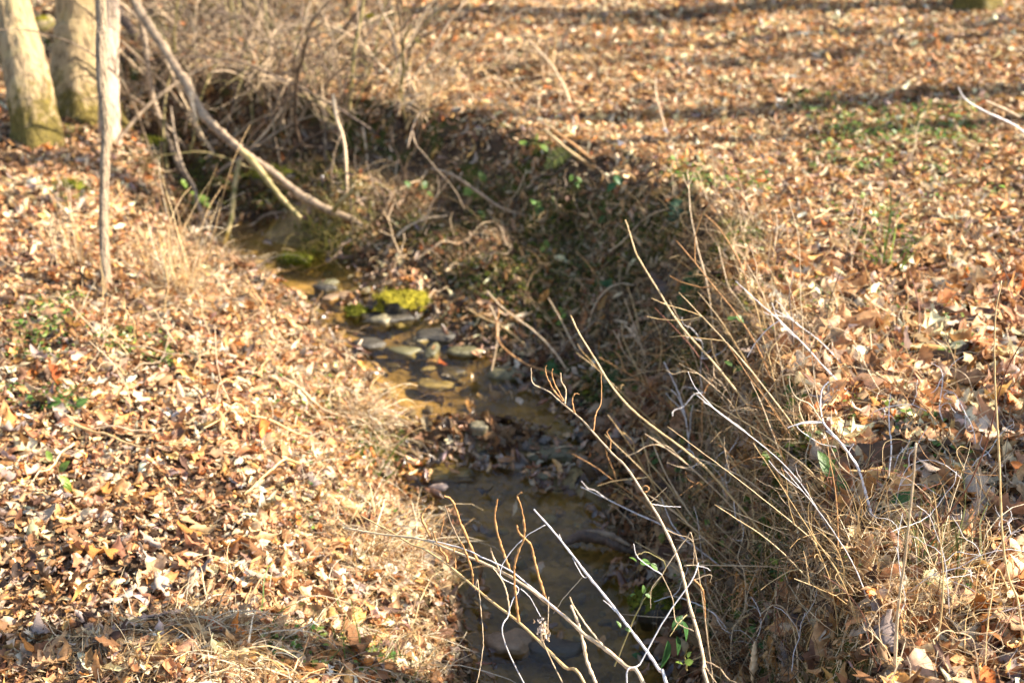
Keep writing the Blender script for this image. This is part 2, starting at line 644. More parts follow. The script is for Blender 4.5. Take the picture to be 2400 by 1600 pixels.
# ------------------------------------------------------------------ leaf litter
def leaf_proto(kind, rows, curl, bend, twist, seed):
    """leaf of length 1 along +Y: a strip either side of the midrib; returns verts (rows,?,3) and quads"""
    r = np.random.default_rng(seed)
    t = np.linspace(0, 1, rows)
    if kind == 'oak':
        w = .30 * np.sin(np.pi * np.clip(t * .96 + .02, 0, 1)) ** .7 * (.72 + .42 * np.sin(t * 19 + r.random() * 2))
        w[0] = .012
        w = np.maximum(w, .02)
    elif kind == 'beech':
        w = .25 * np.sin(np.pi * t ** .9) ** .8
    elif kind == 'narrow':
        w = .15 * np.sin(np.pi * t ** .8) ** .9
    else:
        w = .42 * np.sin(np.pi * t ** .75) ** .75 * (.8 + .3 * np.sin(t * 12 + 1))
    w = np.maximum(w, .006)
    w2 = w * (1 + .25 * r.standard_normal(rows))
    cols = np.array([-1., -.5, 0, .5, 1.])
    X = np.where(cols[None, :] < 0, w[:, None], w2[:, None]) * cols[None, :]
    Y = np.repeat(t[:, None], 5, 1) + .04 * np.abs(cols)[None, :] * r.standard_normal((rows, 1))
    # roll about the midrib
    ang = X * curl * 3.2
    Xr = np.sin(ang) / (curl * 3.2 + 1e-6)
    Zr = (1 - np.cos(ang)) / (curl * 3.2 + 1e-6)
    Z = Zr + bend * (Y - .5) ** 2 + .035 * r.standard_normal((rows, 5)) * (np.abs(cols)[None, :] + .15)
    tw = twist * (Y - .5)
    X2 = Xr * np.cos(tw) - Z * np.sin(tw)
    Z2 = Xr * np.sin(tw) + Z * np.cos(tw)
    V = np.stack([X2, Y - .5, Z2], -1).reshape(-1, 3)
    i = np.arange(rows - 1)[:, None] * 5 + np.arange(4)[None, :]
    F = np.stack([i, i + 1, i + 6, i + 5], -1).reshape(-1, 4)
    return V, F


KINDS = ['oak', 'beech', 'oak', 'narrow', 'broad', 'beech', 'oak', 'narrow']


def protos(rows, n, seed):
    r = np.random.default_rng(seed)
    out = []
    for i in range(n):
        out.append(leaf_proto(KINDS[i % len(KINDS)], rows, r.choice([-1, 1]) * r.uniform(.3, 2.4), r.uniform(-.9, 1.1), r.uniform(-1.6, 1.6), seed * 100 + i))
    return out


PAL = np.array([(.43, .255, .125), (.36, .19, .080), (.30, .145, .062), (.54, .36, .20), (.50, .26, .085), (.60, .45, .30),
                (.21, .105, .052), (.13, .072, .045), (.33, .25, .20), (.48, .15, .035), (.66, .52, .36), (.07, .045, .032), (.60, .45, .29), (.52, .37, .22)])
PW = np.array([.17, .15, .13, .13, .08, .07, .10, .06, .05, .015, .03, .04, .07, .06])
PW /= PW.sum()


def rot_mats(yaw, tilt, tdir, roll):
    """yaw about z, then tip by tilt about a horizontal axis"""
    n = len(yaw)
    cy, sy = np.cos(yaw), np.sin(yaw)
    Z = np.zeros((n, 3, 3))
    Z[:, 0, 0] = cy
    Z[:, 0, 1] = -sy
    Z[:, 1, 0] = sy
    Z[:, 1, 1] = cy
    Z[:, 2, 2] = 1
    ax = np.stack([np.cos(tdir), np.sin(tdir), np.zeros(n)], -1)
    K = np.zeros((n, 3, 3))
    K[:, 0, 1] = -ax[:, 2]
    K[:, 0, 2] = ax[:, 1]
    K[:, 1, 0] = ax[:, 2]
    K[:, 1, 2] = -ax[:, 0]
    K[:, 2, 0] = -ax[:, 1]
    K[:, 2, 1] = ax[:, 0]
    s = np.sin(tilt)[:, None, None]
    c = (1 - np.cos(tilt))[:, None, None]
    return (np.eye(3)[None] + s * K + c * (K @ K)) @ Z


def ground_normals(x, y, e=.04):
    dx = (ground(x + e, y) - ground(x - e, y)) / (2 * e)
    dy = (ground(x, y + e) - ground(x, y - e)) / (2 * e)
    N = np.stack([-dx, -dy, np.ones_like(dx)], -1)
    return N / np.linalg.norm(N, axis=1)[:, None]


def align(Rm, N):
    """tip matrices so that z goes to N"""
    n = len(N)
    v = np.stack([-N[:, 1], N[:, 0], np.zeros(n)], -1)   # z x N
    c = N[:, 2]
    K = np.zeros((n, 3, 3))
    K[:, 0, 1] = -v[:, 2]
    K[:, 0, 2] = v[:, 1]
    K[:, 1, 0] = v[:, 2]
    K[:, 1, 2] = -v[:, 0]
    K[:, 2, 0] = -v[:, 1]
    K[:, 2, 1] = v[:, 0]
    A = np.eye(3)[None] + K + (K @ K) / (1 + c)[:, None, None]
    return A @ Rm


def scatter_leaves(name, x, y, size, lift, prot, mat, label, tiltsd=.38, tint=None, val=None, kind="stuff", cat="leaf litter"):
    n = len(x)
    z = ground(x, y)
    N = ground_normals(x, y)
    which = RNG.integers(0, len(prot), n)
    yaw = RNG.uniform(0, 2 * np.pi, n)
    tilt = np.abs(RNG.normal(0, tiltsd, n))
    stand = RNG.random(n) < .06
    tilt = np.where(stand, RNG.uniform(.7, 1.4, n), tilt)
    Rm = align(rot_mats(yaw, tilt, RNG.uniform(0, 2 * np.pi, n), 0), N)
    col = PAL[RNG.choice(len(PAL), n, p=PW)]
    col = col * np.exp(RNG.normal(0, .22, (n, 1))) * np.exp(RNG.normal(0, .05, (n, 3)))
    col = col * np.array([1.22, 1.235, 1.20])
    if tint is not None:
        col = col * tint
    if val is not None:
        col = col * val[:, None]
    Vs, Fs, Cs = [], [], []
    off = 0
    zz = z + lift + size * np.sin(tilt) * .28
    for k, (PV, PF) in enumerate(prot):
        m = which == k
        c = int(m.sum())
        if not c:
            continue
        V = np.einsum('nij,pj->npi', Rm[m], PV) * size[m][:, None, None]
        V += np.stack([x[m], y[m], zz[m]], -1)[:, None, :]
        Vs.append(V.reshape(-1, 3))
        Fs.append((PF[None] + (off + np.arange(c) * len(PV))[:, None, None]).reshape(-1, 4))
        Cs.append(np.repeat(np.clip(col[m], 0, .85), len(PV), 0))
        off += c * len(PV)
    o = mk(name, np.concatenate(Vs), np.concatenate(Fs), mat, col=np.concatenate(Cs))
    return tag(o, label, cat, None, kind)


def in_view(x, y, z, mu=160, mv=160):
    P = np.stack([x, y, z], -1) - CAM
    d = P @ VF
    u = 1200 + FPX * (P @ VR) / d
    v = 800 - FPX * (P @ VU) / d
    return (d > .5) & (u > -mu) & (u < 2400 + mu) & (v > -mv) & (v < 1600 + mv), u, v, d


def sample(n, x0, x1, y0, y1):
    return RNG.uniform(x0, x1, n), RNG.uniform(y0, y1, n)


P_near = protos(9, 24, 1)
P_far = protos(5, 16, 2)


def litter(y0, y1, dens, prot, name, label, smin, smax, side):
    xw = .36 * y1 + 1.6
    n = int(dens * 2 * xw * (y1 - y0))
    x, y = sample(n, -xw, xw, y0, y1)
    ok = np.abs(x) < .42 * y + .9
    x, y = x[ok], y[ok]
    s, par = creek(x, y)
    keep = (np.abs(s) > par[:, 0] * 1.0) | (y > 7.4)
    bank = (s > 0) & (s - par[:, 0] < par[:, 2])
    keep &= ~bank | (RNG.random(len(x)) < .62)
    dam = np.exp(-((x + .17) / .26) ** 2 - ((y - 5.02) / .12) ** 2) > .35
    keep |= dam
    keep &= (s > 0) if side > 0 else (s <= 0)
    # thin spots where soil, moss and grass show
    thin = vnoise(x, y, 2.2, 31) + .6 * vnoise(x, y, 6, 32)
    keep &= (thin > -.30) | (RNG.random(len(x)) < .55)
    x, y, s, par, bank = x[keep], y[keep], s[keep], par[keep], bank[keep]
    size = np.exp(RNG.normal(0, .32, len(x))) * (smin + smax) / 2
    size = np.clip(size, smin * .5, smax * 1.25)
    val = 1 + .5 * vnoise(x, y, 1.3, 33)
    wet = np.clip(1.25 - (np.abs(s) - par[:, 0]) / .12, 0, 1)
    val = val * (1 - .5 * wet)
    val = np.where(bank, val * .72, val)  # leaf colour on the bank slope darkened to deepen its shade
    lift = RNG.uniform(0, .022, len(x))
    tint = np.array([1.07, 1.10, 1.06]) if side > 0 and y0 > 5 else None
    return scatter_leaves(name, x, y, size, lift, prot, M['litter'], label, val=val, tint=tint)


litter(2.0, 5.2, 1750, P_near, "leaf_litter", "orange and tan dry leaf litter covering the low left bank in front", .032, .076, -1)
litter(2.0, 5.2, 1900, P_near, "leaf_litter", "brown dry leaf litter covering the high right bank in front", .05, .115, 1)
litter(5.2, 9.0, 1700, P_far, "leaf_litter", "dry leaf litter on the left bank around the sapling and tree feet", .032, .072, -1)
litter(5.2, 9.0, 1900, P_far, "leaf_litter", "dry leaf litter over the far cut bank and the sunny ground above it", .030, .072, 1)
litter(9.0, 15.0, 1150, P_far, "leaf_litter", "bright leaf litter of the forest floor far back", .035, .08, 1)
litter(9.0, 15.0, 650, P_far, "leaf_litter", "leaf litter far back behind the trunks", .05, .11, -1)

# broken bits and crumbs of leaf between the whole ones
for (y0, y1, dens, lab) in [(2.0, 5.2, 2600, "crumbs of broken leaf between the whole ones in front"), (5.2, 9.5, 1500, "crumbs of broken leaf in the litter farther back")]:
    xw = .36 * y1 + 1.6
    x, y = sample(int(dens * 2 * xw * (y1 - y0)), -xw, xw, y0, y1)
    ok = np.abs(x) < .42 * y + .6
    x, y = x[ok], y[ok]
    s, par = creek(x, y)
    k = (np.abs(s) > par[:, 0] * .98)
    x, y = x[k], y[k]
    scatter_leaves("leaf_crumbs", x, y, RNG.uniform(.012, .034, len(x)), RNG.uniform(.002, .024, len(x)), P_far, M['litter'], lab, .5, val=RNG.uniform(.5, 1.25, len(x)))

# wet leaves caught at the waterside, on the little dam and on the bed
n = 9000
x, y = sample(n, -1.7, .6, 3.3, 7.4)
s, par = creek(x, y)
edge = np.abs(np.abs(s) - par[:, 0]) < .08
dam = np.exp(-((x + .19) / .34) ** 2 - ((y - 5.02) / .19) ** 2) > .25
dam |= np.exp(-((x - .2) / .2) ** 2 - ((y - 4.72) / .1) ** 2) > .4
dam |= np.exp(-((x + .62) / .2) ** 2 - ((y - 6.33) / .12) ** 2) > .4
k = dam | (edge & (RNG.random(n) < .55)) | ((np.abs(s) < par[:, 0]) & (RNG.random(n) < .018))
x, y, s, par = x[k], y[k], s[k], par[k]
zg = ground(x, y)
lift = np.maximum(par[:, 1] + .004 - zg, 0) + RNG.uniform(0, .02, len(x))
scatter_leaves("wet_leaf_debris", x, y, RNG.uniform(.03, .075, len(x)), lift, P_near, M['wetleaf'],
               "dark wet leaves caught in a dam and along the water's edge", val=RNG.choice([.25, .45, .8, 1.1], len(x), p=[.35, .3, .25, .1]),
               cat="leaf debris")


# ------------------------------------------------------------------ grass as ground cover
def ribbons(x, y, z, L, wdt, yaw, lean, droop, kink, seg=5, taper=True):
    """grass blades: arrays in, verts/quads out"""
    n = len(x)
    t = np.linspace(0, 1, seg + 1)
    ang0 = lean[:, None] + droop[:, None] * t[None, :] ** 1.3
    yw = yaw[:, None] + kink[:, None] * t[None, :] * 2 + np.cumsum(RNG.normal(0, .16, (n, seg + 1)), 1)
    st = (L / seg)[:, None]
    dx = np.cos(yw) * np.sin(ang0) * st
    dy = np.sin(yw) * np.sin(ang0) * st
    dz = np.cos(ang0) * st
    X = x[:, None] + np.cumsum(dx, 1) - dx[:, :1]
    Y = y[:, None] + np.cumsum(dy, 1) - dy[:, :1]
    Z = z[:, None] + np.cumsum(dz, 1) - dz[:, :1]
    wv = yaw + np.pi / 2 + RNG.normal(0, .5, n)
    W = wdt[:, None] * (1 - .85 * t[None, :] ** 1.5 if taper else np.ones((1, seg + 1)))
    ox = np.cos(wv)[:, None] * W / 2
    oy = np.sin(wv)[:, None] * W / 2
    A = np.stack([X - ox, Y - oy, Z], -1)
    B = np.stack([X + ox, Y + oy, Z + wdt[:, None] * .3], -1)
    V = np.stack([A, B], 2).reshape(-1, 3)
    b = np.arange(n)[:, None] * (2 * (seg + 1)) + np.arange(seg)[None, :] * 2
    F = np.stack([b, b + 1, b + 3, b + 2], -1).reshape(-1, 4)
    return V, F


DRY = np.array([(.66, .50, .26), (.56, .38, .17), (.74, .60, .38), (.48, .30, .12), (.80, .68, .46), (.36, .23, .11)])


def keep_above(V, per, m=.006):
    g = ground(V[:, 0], V[:, 1])
    V[:, 2] = np.maximum(V[:, 2], g + m)
    return V


def grass_patch(x, y, Lm, wdt, leanm, droopm, pal=DRY, seg=5, kink=.6):
    n = len(x)
    z = ground(x, y) - .005
    L = Lm * np.exp(RNG.normal(0, .35, n))
    V, F = ribbons(x, y, z, L, wdt * np.exp(RNG.normal(0, .3, n)), RNG.uniform(0, 2 * np.pi, n), np.abs(RNG.normal(leanm, .3, n)),
                   np.abs(RNG.normal(droopm, .5, n)), RNG.normal(0, kink, n), seg)
    V = keep_above(V, seg)
    c = pal[RNG.integers(0, len(pal), n)] * np.exp(RNG.normal(0, .15, (n, 1)))
    return V, F, np.repeat(c, 2 * (seg + 1), 0)


def merge(parts):
    V, F, C = [], [], []
    off = 0
    for v, f, c in parts:
        V.append(v)
        F.append(f + off)
        C.append(c)
        off += len(v)
    return np.concatenate(V), np.concatenate(F), np.clip(np.concatenate(C), 0, .9)


def blob(cx, cy, rx, ry, n):
    a = RNG.normal(0, 1, (n, 2)) * .6
    return cx + a[:, 0] * rx, cy + a[:, 1] * ry


def pixel_blob(u0, u1, v0, v1, n):
    """ground points under a rectangle of the photograph (the patch itself lies on the ground)"""
    a, b, c, d = GP(u0, v0), GP(u1, v0), GP(u0, v1), GP(u1, v1)
    s, t = RNG.random(n)[:, None], RNG.random(n)[:, None]
    P = a * (1 - s) * (1 - t) + b * s * (1 - t) + c * (1 - s) * t + d * s * t
    return P[:, 0], P[:, 1]


parts = []
# sparse everywhere on the banks
x, y = sample(38000, -4.5, 5.5, 2.2, 11.5)
s, par = creek(x, y)
k = (np.abs(s) > par[:, 0] + .02) & (np.abs(x) < .42 * y + .6) & (vnoise(x, y, 1.7, 41) > -.05)
parts.append(grass_patch(x[k], y[k], .11, .0028, .9, .9))
# the lip of the right bank, hanging over the water
yy = RNG.uniform(2.2, 7.6, 2600)
xx = np.interp(yy, CK[1:, 1], CK[1:, 0])
ww = np.interp(yy, CK[1:, 1], CK[1:, 2])
brr = np.interp(yy, CK[1:, 1], CK[1:, 4])
rr = RNG.normal(.85, .28, 2600)
gx_, gy_ = xx + ww + brr * np.clip(rr, .2, 2.0), yy
k = vnoise(gx_, gy_, 3.3, 44) > -.18
parts.append(grass_patch(gx_[k], gy_[k], .13, .0030, .8, 1.1, DRY * .68, kink=.3))  # lip grass colour dimmed to stand in for bank shade
# pale straw mats, bottom right
for (u0, u1, v0, v1, n, L) in [(1880, 2330, 1330, 1620, 650, .12), (1640, 1900, 1000, 1350, 300, .17), (1600, 2300, 1120, 1350, 300, .12),
                               (1650, 2200, 720, 960, 1300, .12), (1880, 2300, 1300, 1600, 350, .20), (1950, 2300, 1400, 1610, 800, .10)]:
    x, y = pixel_blob(u0, u1, v0, v1, n)
    parts.append(grass_patch(x, y, L, .0026, .7, 1.0, DRY * (.75 if u1 <= 1900 else 1), kink=.7, seg=6))  # creek-side mat coloured darker to paint in the bank's shade
# straw on the left bank and its edge
for (u0, u1, v0, v1, n, L) in [(640, 940, 1000, 1300, 900, .10), (560, 900, 720, 980, 900, .11), (820, 1050, 1230, 1400, 450, .13),
                               (280, 620, 560, 760, 1500, .16), (500, 1050, 1500, 1620, 900, .12), (600, 1000, 1180, 1500, 700, .10),
                               (100, 500, 1480, 1620, 900, .10)]:
    x, y = pixel_blob(u0, u1, v0, v1, n)
    s, par = creek(x, y)
    k = s < -par[:, 0]
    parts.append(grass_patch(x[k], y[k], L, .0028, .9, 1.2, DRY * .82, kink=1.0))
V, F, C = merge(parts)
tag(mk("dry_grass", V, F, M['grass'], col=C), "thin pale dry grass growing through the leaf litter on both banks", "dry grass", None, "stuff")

# hanging roots and dead stems down the cut bank
n = 5200
yy = RNG.uniform(3.0, 7.9, n)
xx = np.interp(yy, CK[1:, 1], CK[1:, 0])
ww = np.interp(yy, CK[1:, 1], CK[1:, 2])
brr = np.interp(yy, CK[1:, 1], CK[1:, 4])
f = RNG.uniform(.35, 1.1, n)
xx = xx + ww + brr * f
z = ground(xx, yy) + RNG.uniform(.0, .05, n)
V, F = ribbons(xx, yy, z, RNG.uniform(.08, .30, n), np.full(n, .0042), RNG.normal(np.pi + .5, .9, n), np.abs(RNG.normal(1.2, .5, n)), np.full(n, .9), RNG.normal(0, .8, n), 6)
V = keep_above(V, 6)
c = np.array([(.20, .13, .07), (.36, .25, .13), (.48, .35, .19), (.10, .07, .04)])[RNG.integers(0, 4, n)]
tag(mk("root_fringe", V, F, M['grass'], col=np.repeat(c, 14, 0)), "tangled roots and dead stalks hanging down the shaded cut bank", "roots", None, "stuff")

# low green ground cover: moss sprigs and tiny leaves


def sprigs(x, y, h, size, pal, per=5):
    n = len(x)
    X = np.repeat(x, per) + RNG.normal(0, size * 1.4, n * per)
    Y = np.repeat(y, per) + RNG.normal(0, size * 1.4, n * per)
    Z = ground(X, Y) + RNG.uniform(.006, h, n * per)
    yaw = RNG.uniform(0, 2 * np.pi, n * per)
    S = size * np.exp(RNG.normal(0, .3, n * per))
    R_ = rot_mats(yaw, np.abs(RNG.normal(0, .5, n * per)), RNG.uniform(0, 6.28, n * per), 0)
    q = np.array([(0, -.5, 0), (.32, 0, .08), (0, .5, -.04), (-.32, 0, .08)])
    V = np.einsum('nij,pj->npi', R_, q) * S[:, None, None] + np.stack([X, Y, Z], -1)[:, None, :]
    F = np.arange(n * per * 4).reshape(-1, 4)
    c = pal[RNG.integers(0, len(pal), n * per)] * np.exp(RNG.normal(0, .2, (n * per, 1)))
    return V.reshape(-1, 3), F, np.repeat(c, 4, 0)


GRN = np.array([(.10, .20, .03), (.16, .26, .045), (.07, .15, .03), (.22, .30, .06)])
MOS = np.array([(.12, .14, .016), (.19, .19, .02), (.07, .10, .016), (.045, .08, .016)])
parts = []
for (u0, u1, v0, v1, n) in [(1950, 2280, 255, 350, 230), (1860, 1960, 230, 300, 45), (1600, 1800, 420, 470, 50), (1560, 1640, 390, 440, 30), (1900, 2100, 330, 420, 60),
                            (2150, 2380, 300, 480, 60), (1950, 2150, 480, 620, 40), (1650, 2300, 650, 1000, 60), (80, 200, 690, 790, 90), (30, 150, 740, 860, 110),
                            (20, 190, 915, 975, 70), (330, 420, 800, 870, 40), (240, 330, 780, 840, 40), (620, 800, 880, 980, 40), (640, 920, 1490, 1610, 60),
                            (700, 1000, 1000, 1250, 40), (130, 200, 440, 500, 60), (1750, 2300, 1000, 1560, 80), (1580, 1800, 1000, 1500, 80)]:
    x, y = pixel_blob(u0, u1, v0, v1, n)
    parts.append(sprigs(x, y, .05, .02, GRN, 7) if u0 > 1000 else sprigs(x, y, .04, .016, GRN, 4))
n = 6500
yy = RNG.uniform(3.4, 8.0, n)
xx = np.interp(yy, CK[1:, 1], CK[1:, 0]) + np.interp(yy, CK[1:, 1], CK[1:, 2]) + np.interp(yy, CK[1:, 1], CK[1:, 4]) * RNG.uniform(.3, 1.05, n)
k = vnoise(xx, yy, 3.6, 51) > .05
parts.append(sprigs(xx[k], yy[k], .035, .019, MOS, 7))
for (u0, u1, v0, v1, n) in [(420, 560, 380, 470, 140), (600, 830, 410, 500, 200), (700, 820, 520, 620, 130), (830, 930, 1010, 1090, 120), (1360, 1480, 820, 960, 120), (1560, 1640, 660, 740, 80),
                            (320, 420, 300, 400, 60), (850, 880, 40, 70, 40), (940, 990, 80, 110, 40), (60, 200, 300, 340, 60)]:
    x, y = pixel_blob(u0, u1, v0, v1, n)
    parts.append(sprigs(x, y, .03, .017, MOS, 7))
V, F, C = merge(parts)
tag(mk("green_ground_cover", V, F, M['green'], col=C), "low moss and tiny green leaves showing through the leaf litter", "ground cover", None, "stuff")

# ------------------------------------------------------------------ trees
def trunk_mesh(P, R, k=40, flare=.0, lobes=5, rough=.05, seed=0, sub=9):
    """one bark-covered trunk along the points"""
    P = smooth(P, sub)
    R = np.interp(np.linspace(0, 1, len(P)), np.linspace(0, 1, len(R)), R)
    r = np.random.default_rng(seed)
    T = np.gradient(P, axis=0)
    T /= np.linalg.norm(T, axis=1)[:, None]
    ex = np.array([1., 0, 0])
    N = ex[None] - (T @ ex)[:, None] * T
    N /= np.linalg.norm(N, axis=1)[:, None]
    B = np.cross(T, N)
    th = np.arange(k) * 2 * np.pi / k
    h = np.concatenate([[0], np.cumsum(np.linalg.norm(np.diff(P, axis=0), axis=1))])
    ph = r.random() * 6
    fl = flare * np.exp(-h / .16)[:, None] * (1 + .45 * np.sin(lobes * th + ph)[None, :])
    grain = rough * r.standard_normal((1, k)) * .5 + rough * .5 * r.standard_normal((len(P), k)) + .05 * np.sin(2 * th + ph)[None, :] + .03 * np.sin(3 * th + h[:, None] * 2)
    rr = R[:, None] * (1 + grain + fl)
    V = P[:, None, :] + rr[:, :, None] * (np.cos(th)[None, :, None] * N[:, None] + np.sin(th)[None, :, None] * B[:, None])
    m = len(P)
    i = np.arange(m - 1)[:, None] * k
    j = np.arange(k)[None, :]
    F = np.stack([i + j, i + (j + 1) % k, i + k + (j + 1) % k, i + k + j], -1).reshape(-1, 4)
    return V.reshape(-1, 3), F, P, R


def crown_tubes(tb, top, rad, dirn, depth, r, length, spread=.55):
    """bare winter branching"""
    d = np.asarray(dirn, float)
    d /= np.linalg.norm(d)
    P = [np.asarray(top, float)]
    n = 4
    for i in range(n):
        d2 = d + r.normal(0, .13, 3) + np.array([0, 0, .05])
        d2 /= np.linalg.norm(d2)
        P.append(P[-1] + d2 * length / n)
        d = d2
    tb.tube(np.array(P), np.linspace(rad, rad * .6, n + 1), 5 if depth > 1 else 3, close=False)
    if depth <= 0:
        return
    for q in range(r.integers(2, 4)):
        i = r.integers(2, n + 1)
        s = d + r.normal(0, spread, 3)
        s[2] = abs(s[2]) * .8 + .1
        crown_tubes(tb, P[i], rad * r.uniform(.45, .65), s, depth - 1, r, length * r.uniform(.6, .85), spread)


def tree(loc, pts, rad, mat, label, name="bare_tree", flare=.35, group=None, crown=True, seed=0, lobes=5, rough=.05, depth=3):
    loc = np.asarray(loc, float)
    t = thing(name, loc, label, "tree", group)
    V, F, P, R = trunk_mesh(np.asarray(pts) + loc, rad, flare=flare, seed=seed, lobes=lobes, rough=rough)
    mk("trunk", V, F, M[mat], t)
    if crown:
        r = np.random.default_rng(seed + 5)
        tb = TB()
        for q in range(7):
            i = int(len(P) * r.uniform(.7, .99))
            a = r.uniform(0, 6.28)
            crown_tubes(tb, P[i], R[i] * r.uniform(.4, .6), (math.cos(a), math.sin(a), r.uniform(.4, 1.1)), depth, r, r.uniform(1.4, 2.2))
        tb.build("crown", M['greybranch'], t)
    return t


def px_line(pts, d0, d1=None):
    """photo pixels -> world points at depths running from d0 to d1"""
    d1 = d0 if d1 is None else d1
    k = len(pts)
    return np.array([at(u, v, d0 + (d1 - d0) * i / max(1, k - 1)) for i, (u, v) in enumerate(pts)])


# leaning trunk, thick trunk, pale trunk, sapling: foot from the ground, direction from the photograph
def trunk_from_pixels(foot, pix, rads, mat, label, seed, up, flare=.3, lobes=5, lean=0.0, rough=.05, name="bare_tree"):
    g = GP(*foot)
    d = depth_of(g)
    pts = [g - np.array([0, 0, .06])] + [at(u, v, d + lean * (i + 1)) for i, (u, v) in enumerate(pix)]
    a, b = np.array(pts[-2]), np.array(pts[-1])
    dr = (b - a) / np.linalg.norm(b - a)
    for s in up:
        dr = dr * .6 + np.array([0, 0, 1]) * .4
        dr /= np.linalg.norm(dr)
        pts.append(pts[-1] + dr * s)
    return tree(g, np.array(pts) - g, rads, mat, label, seed=seed, flare=flare, lobes=lobes, rough=rough, name=name)


trunk_from_pixels((92, 332), [(72, 230), (48, 110), (22, 0)], [.125, .122, .112, .108, .10, .09, .07, .04], 'bark_a',
                  "leaning tan tree trunk with moss round its foot, leftmost of the trunks", 1, [1.2, 2, 3, 3], flare=.22)
trunk_from_pixels((196, 288), [(190, 180), (190, 90), (192, 0)], [.19, .165, .15, .145, .14, .12, .09, .05], 'bark_b',
                  "thickest upright trunk with flared mossy foot beside the leaning trunk", 2, [1.5, 2.5, 3, 3], flare=.34)
trunk_from_pixels((254, 334), [(254, 200), (255, 100), (255, 0)], [.058, .054, .053, .053, .05, .045, .04, .02], 'bark_c',
                  "slim pale smooth trunk standing just behind the sapling", 3, [1.2, 2, 2, 2], flare=.18)
trunk_from_pixels((256, 700), [(248, 640), (243, 520), (246, 380), (250, 300), (240, 200), (238, 100), (236, 0)], [.019, .018, .018, .019, .021, .021, .022, .022, .02, .018, .016, .013, .01], 'bark_s',
                  "slender grey-brown sapling rising from the left bank in front of the trunks", 4, [.8, 1.2, 1.5, 1.5], flare=.3, rough=.09, name="sapling")
trunk_from_pixels((2288, 24), [(2290, 0), (2294, -80), (2300, -200)], [.14, .13, .12, .14, .13, .11, .08, .05], 'bark_d',
                  "tree foot thick with green moss at the far right edge of the wood", 6, [1.5, 2.5, 3, 3], flare=.5)

# the wood outside the picture: bare trees whose shadows stripe the ground
def wood_tree(x, y, r0, h, seed, lab):
    g = np.array([x, y, gz(x, y) - .05])
    rr = np.random.default_rng(seed)
    pts = np.array([(0, 0, 0), (rr.normal(0, .06), rr.normal(0, .04), h * .25), (rr.normal(0, .12), rr.normal(0, .06), h * .5), (rr.normal(0, .2), rr.normal(0, .1), h * .8), (rr.normal(0, .25), 0, h)])
    return tree(g, pts, [r0 * 1.25, r0, r0 * .9, r0 * .6, r0 * .2], 'bark_b', lab, seed=seed, flare=.3, depth=3, group="bare trees of the wood around the creek")


WOOD = [(5.6, 4.06, .085, 11), (8.5, 4.25, .04, 12), (13.0, 10.4, .08, 16), (19.0, 12.6, .13, 19), (23.0, 15.0, .14, 21), (11.0, 8.87, .13, 16), (12.0, 9.0, .07, 13),
        (7.2, 7.75, .07, 9), (13.0, 11.0, .09, 14)]
for i, (x, y, r0, h) in enumerate(WOOD):
    wood_tree(x, y, r0, h, 50 + i, "bare grey-brown winter tree of the wood right of the picture")
# an added stump and snag, out of view, put there to shade the right bank
for (x, y, r0, h, sd_, lb) in [(2.35, 3.36, .15, 1.25, 81, "added broken stump, out of view, that shades the right bank"), (2.2, 3.78, .06, .95, 82, "added thin snag, out of view, that shades the right bank")]:
    g = np.array([x, y, gz(x, y) - .04])
    tree(g, np.array([(0, 0, 0), (.01, 0, h * .3), (0, .02, h * .7), (.02, .01, h)]), [r0 * 1.1, r0, r0 * .95, r0 * .8], 'bark_b', lb, seed=sd_, crown=False, flare=.3, name="shade_stump")
_r = np.random.default_rng(5)
base_tree = None
for i in range(60):
    x, y = _r.uniform(-26, 26), _r.uniform(15.5, 60)
    if base_tree is None:
        base_tree = wood_tree(x, y, .18, 12, 90, "bare winter tree on the slope beyond the picture")
        continue
    c = base_tree.copy()
    COL.objects.link(c)
    c.location = (x, y, gz(x, y) - .1)
    c.rotation_euler = (0, 0, _r.uniform(0, 6.28))
    for ch in base_tree.children:
        d = ch.copy()
        COL.objects.link(d)
        d.parent = c

# ------------------------------------------------------------------ limbs and sticks over the channel
def limb(name, label, cat, base, pieces, group=None):
    """pieces: (part name, points, radii, material)"""
    t = thing(name, base, label, cat, group)
    for nm, P, R, mat in pieces:
        P = smooth(P, 7)
        R = np.interp(np.linspace(0, 1, len(P)), np.linspace(0, 1, len(R)), R)
        TB().tube(P, R * (1 + .10 * RNG.standard_normal(len(P))), 10, bump=.05).build(nm, M[mat], t)
    return t


foot = GP(848, 528)
d0 = depth_of(foot)
main = px_line([(848, 528), (820, 512), (770, 492), (700, 455), (640, 405), (590, 372), (565, 352)], d0 - .02, d0 - .05)
up = px_line([(565, 352), (525, 318), (497, 292), (470, 262), (448, 222), (436, 192), (420, 172), (385, 115), (345, 55), (312, 0), (270, -80), (230, -180)], d0 - .05, d0 + .6)
fork = px_line([(565, 352), (600, 388), (640, 440), (675, 482), (705, 512)], d0 - .06, d0 - .12)
strip = px_line([(448, 215), (452, 250), (462, 285)], d0 + .1, d0 + .1)
stub = px_line([(782, 494), (800, 472), (832, 444)], d0 - .05, d0 - .2)
limb("fallen_limb", "long forked dead limb slanting down from the sapling to the mossy creek bank", "branch", foot,
     [("main_limb", np.vstack([main, up[1:]]), [.01, .021, .023, .022, .022, .023, .026, .028, .026, .027, .027, .025, .022], 'greybranch'),
      ("fork", fork, [.018, .017, .015, .012], 'mossybranch'), ("broken_strip", strip, [.014, .01, .006], 'tan'), ("stub", stub, [.014, .014, .013], 'mossybranch')])

# (label, pixel points, depth offset from the base ground, radii, material); the first point is the ground end
g2 = []


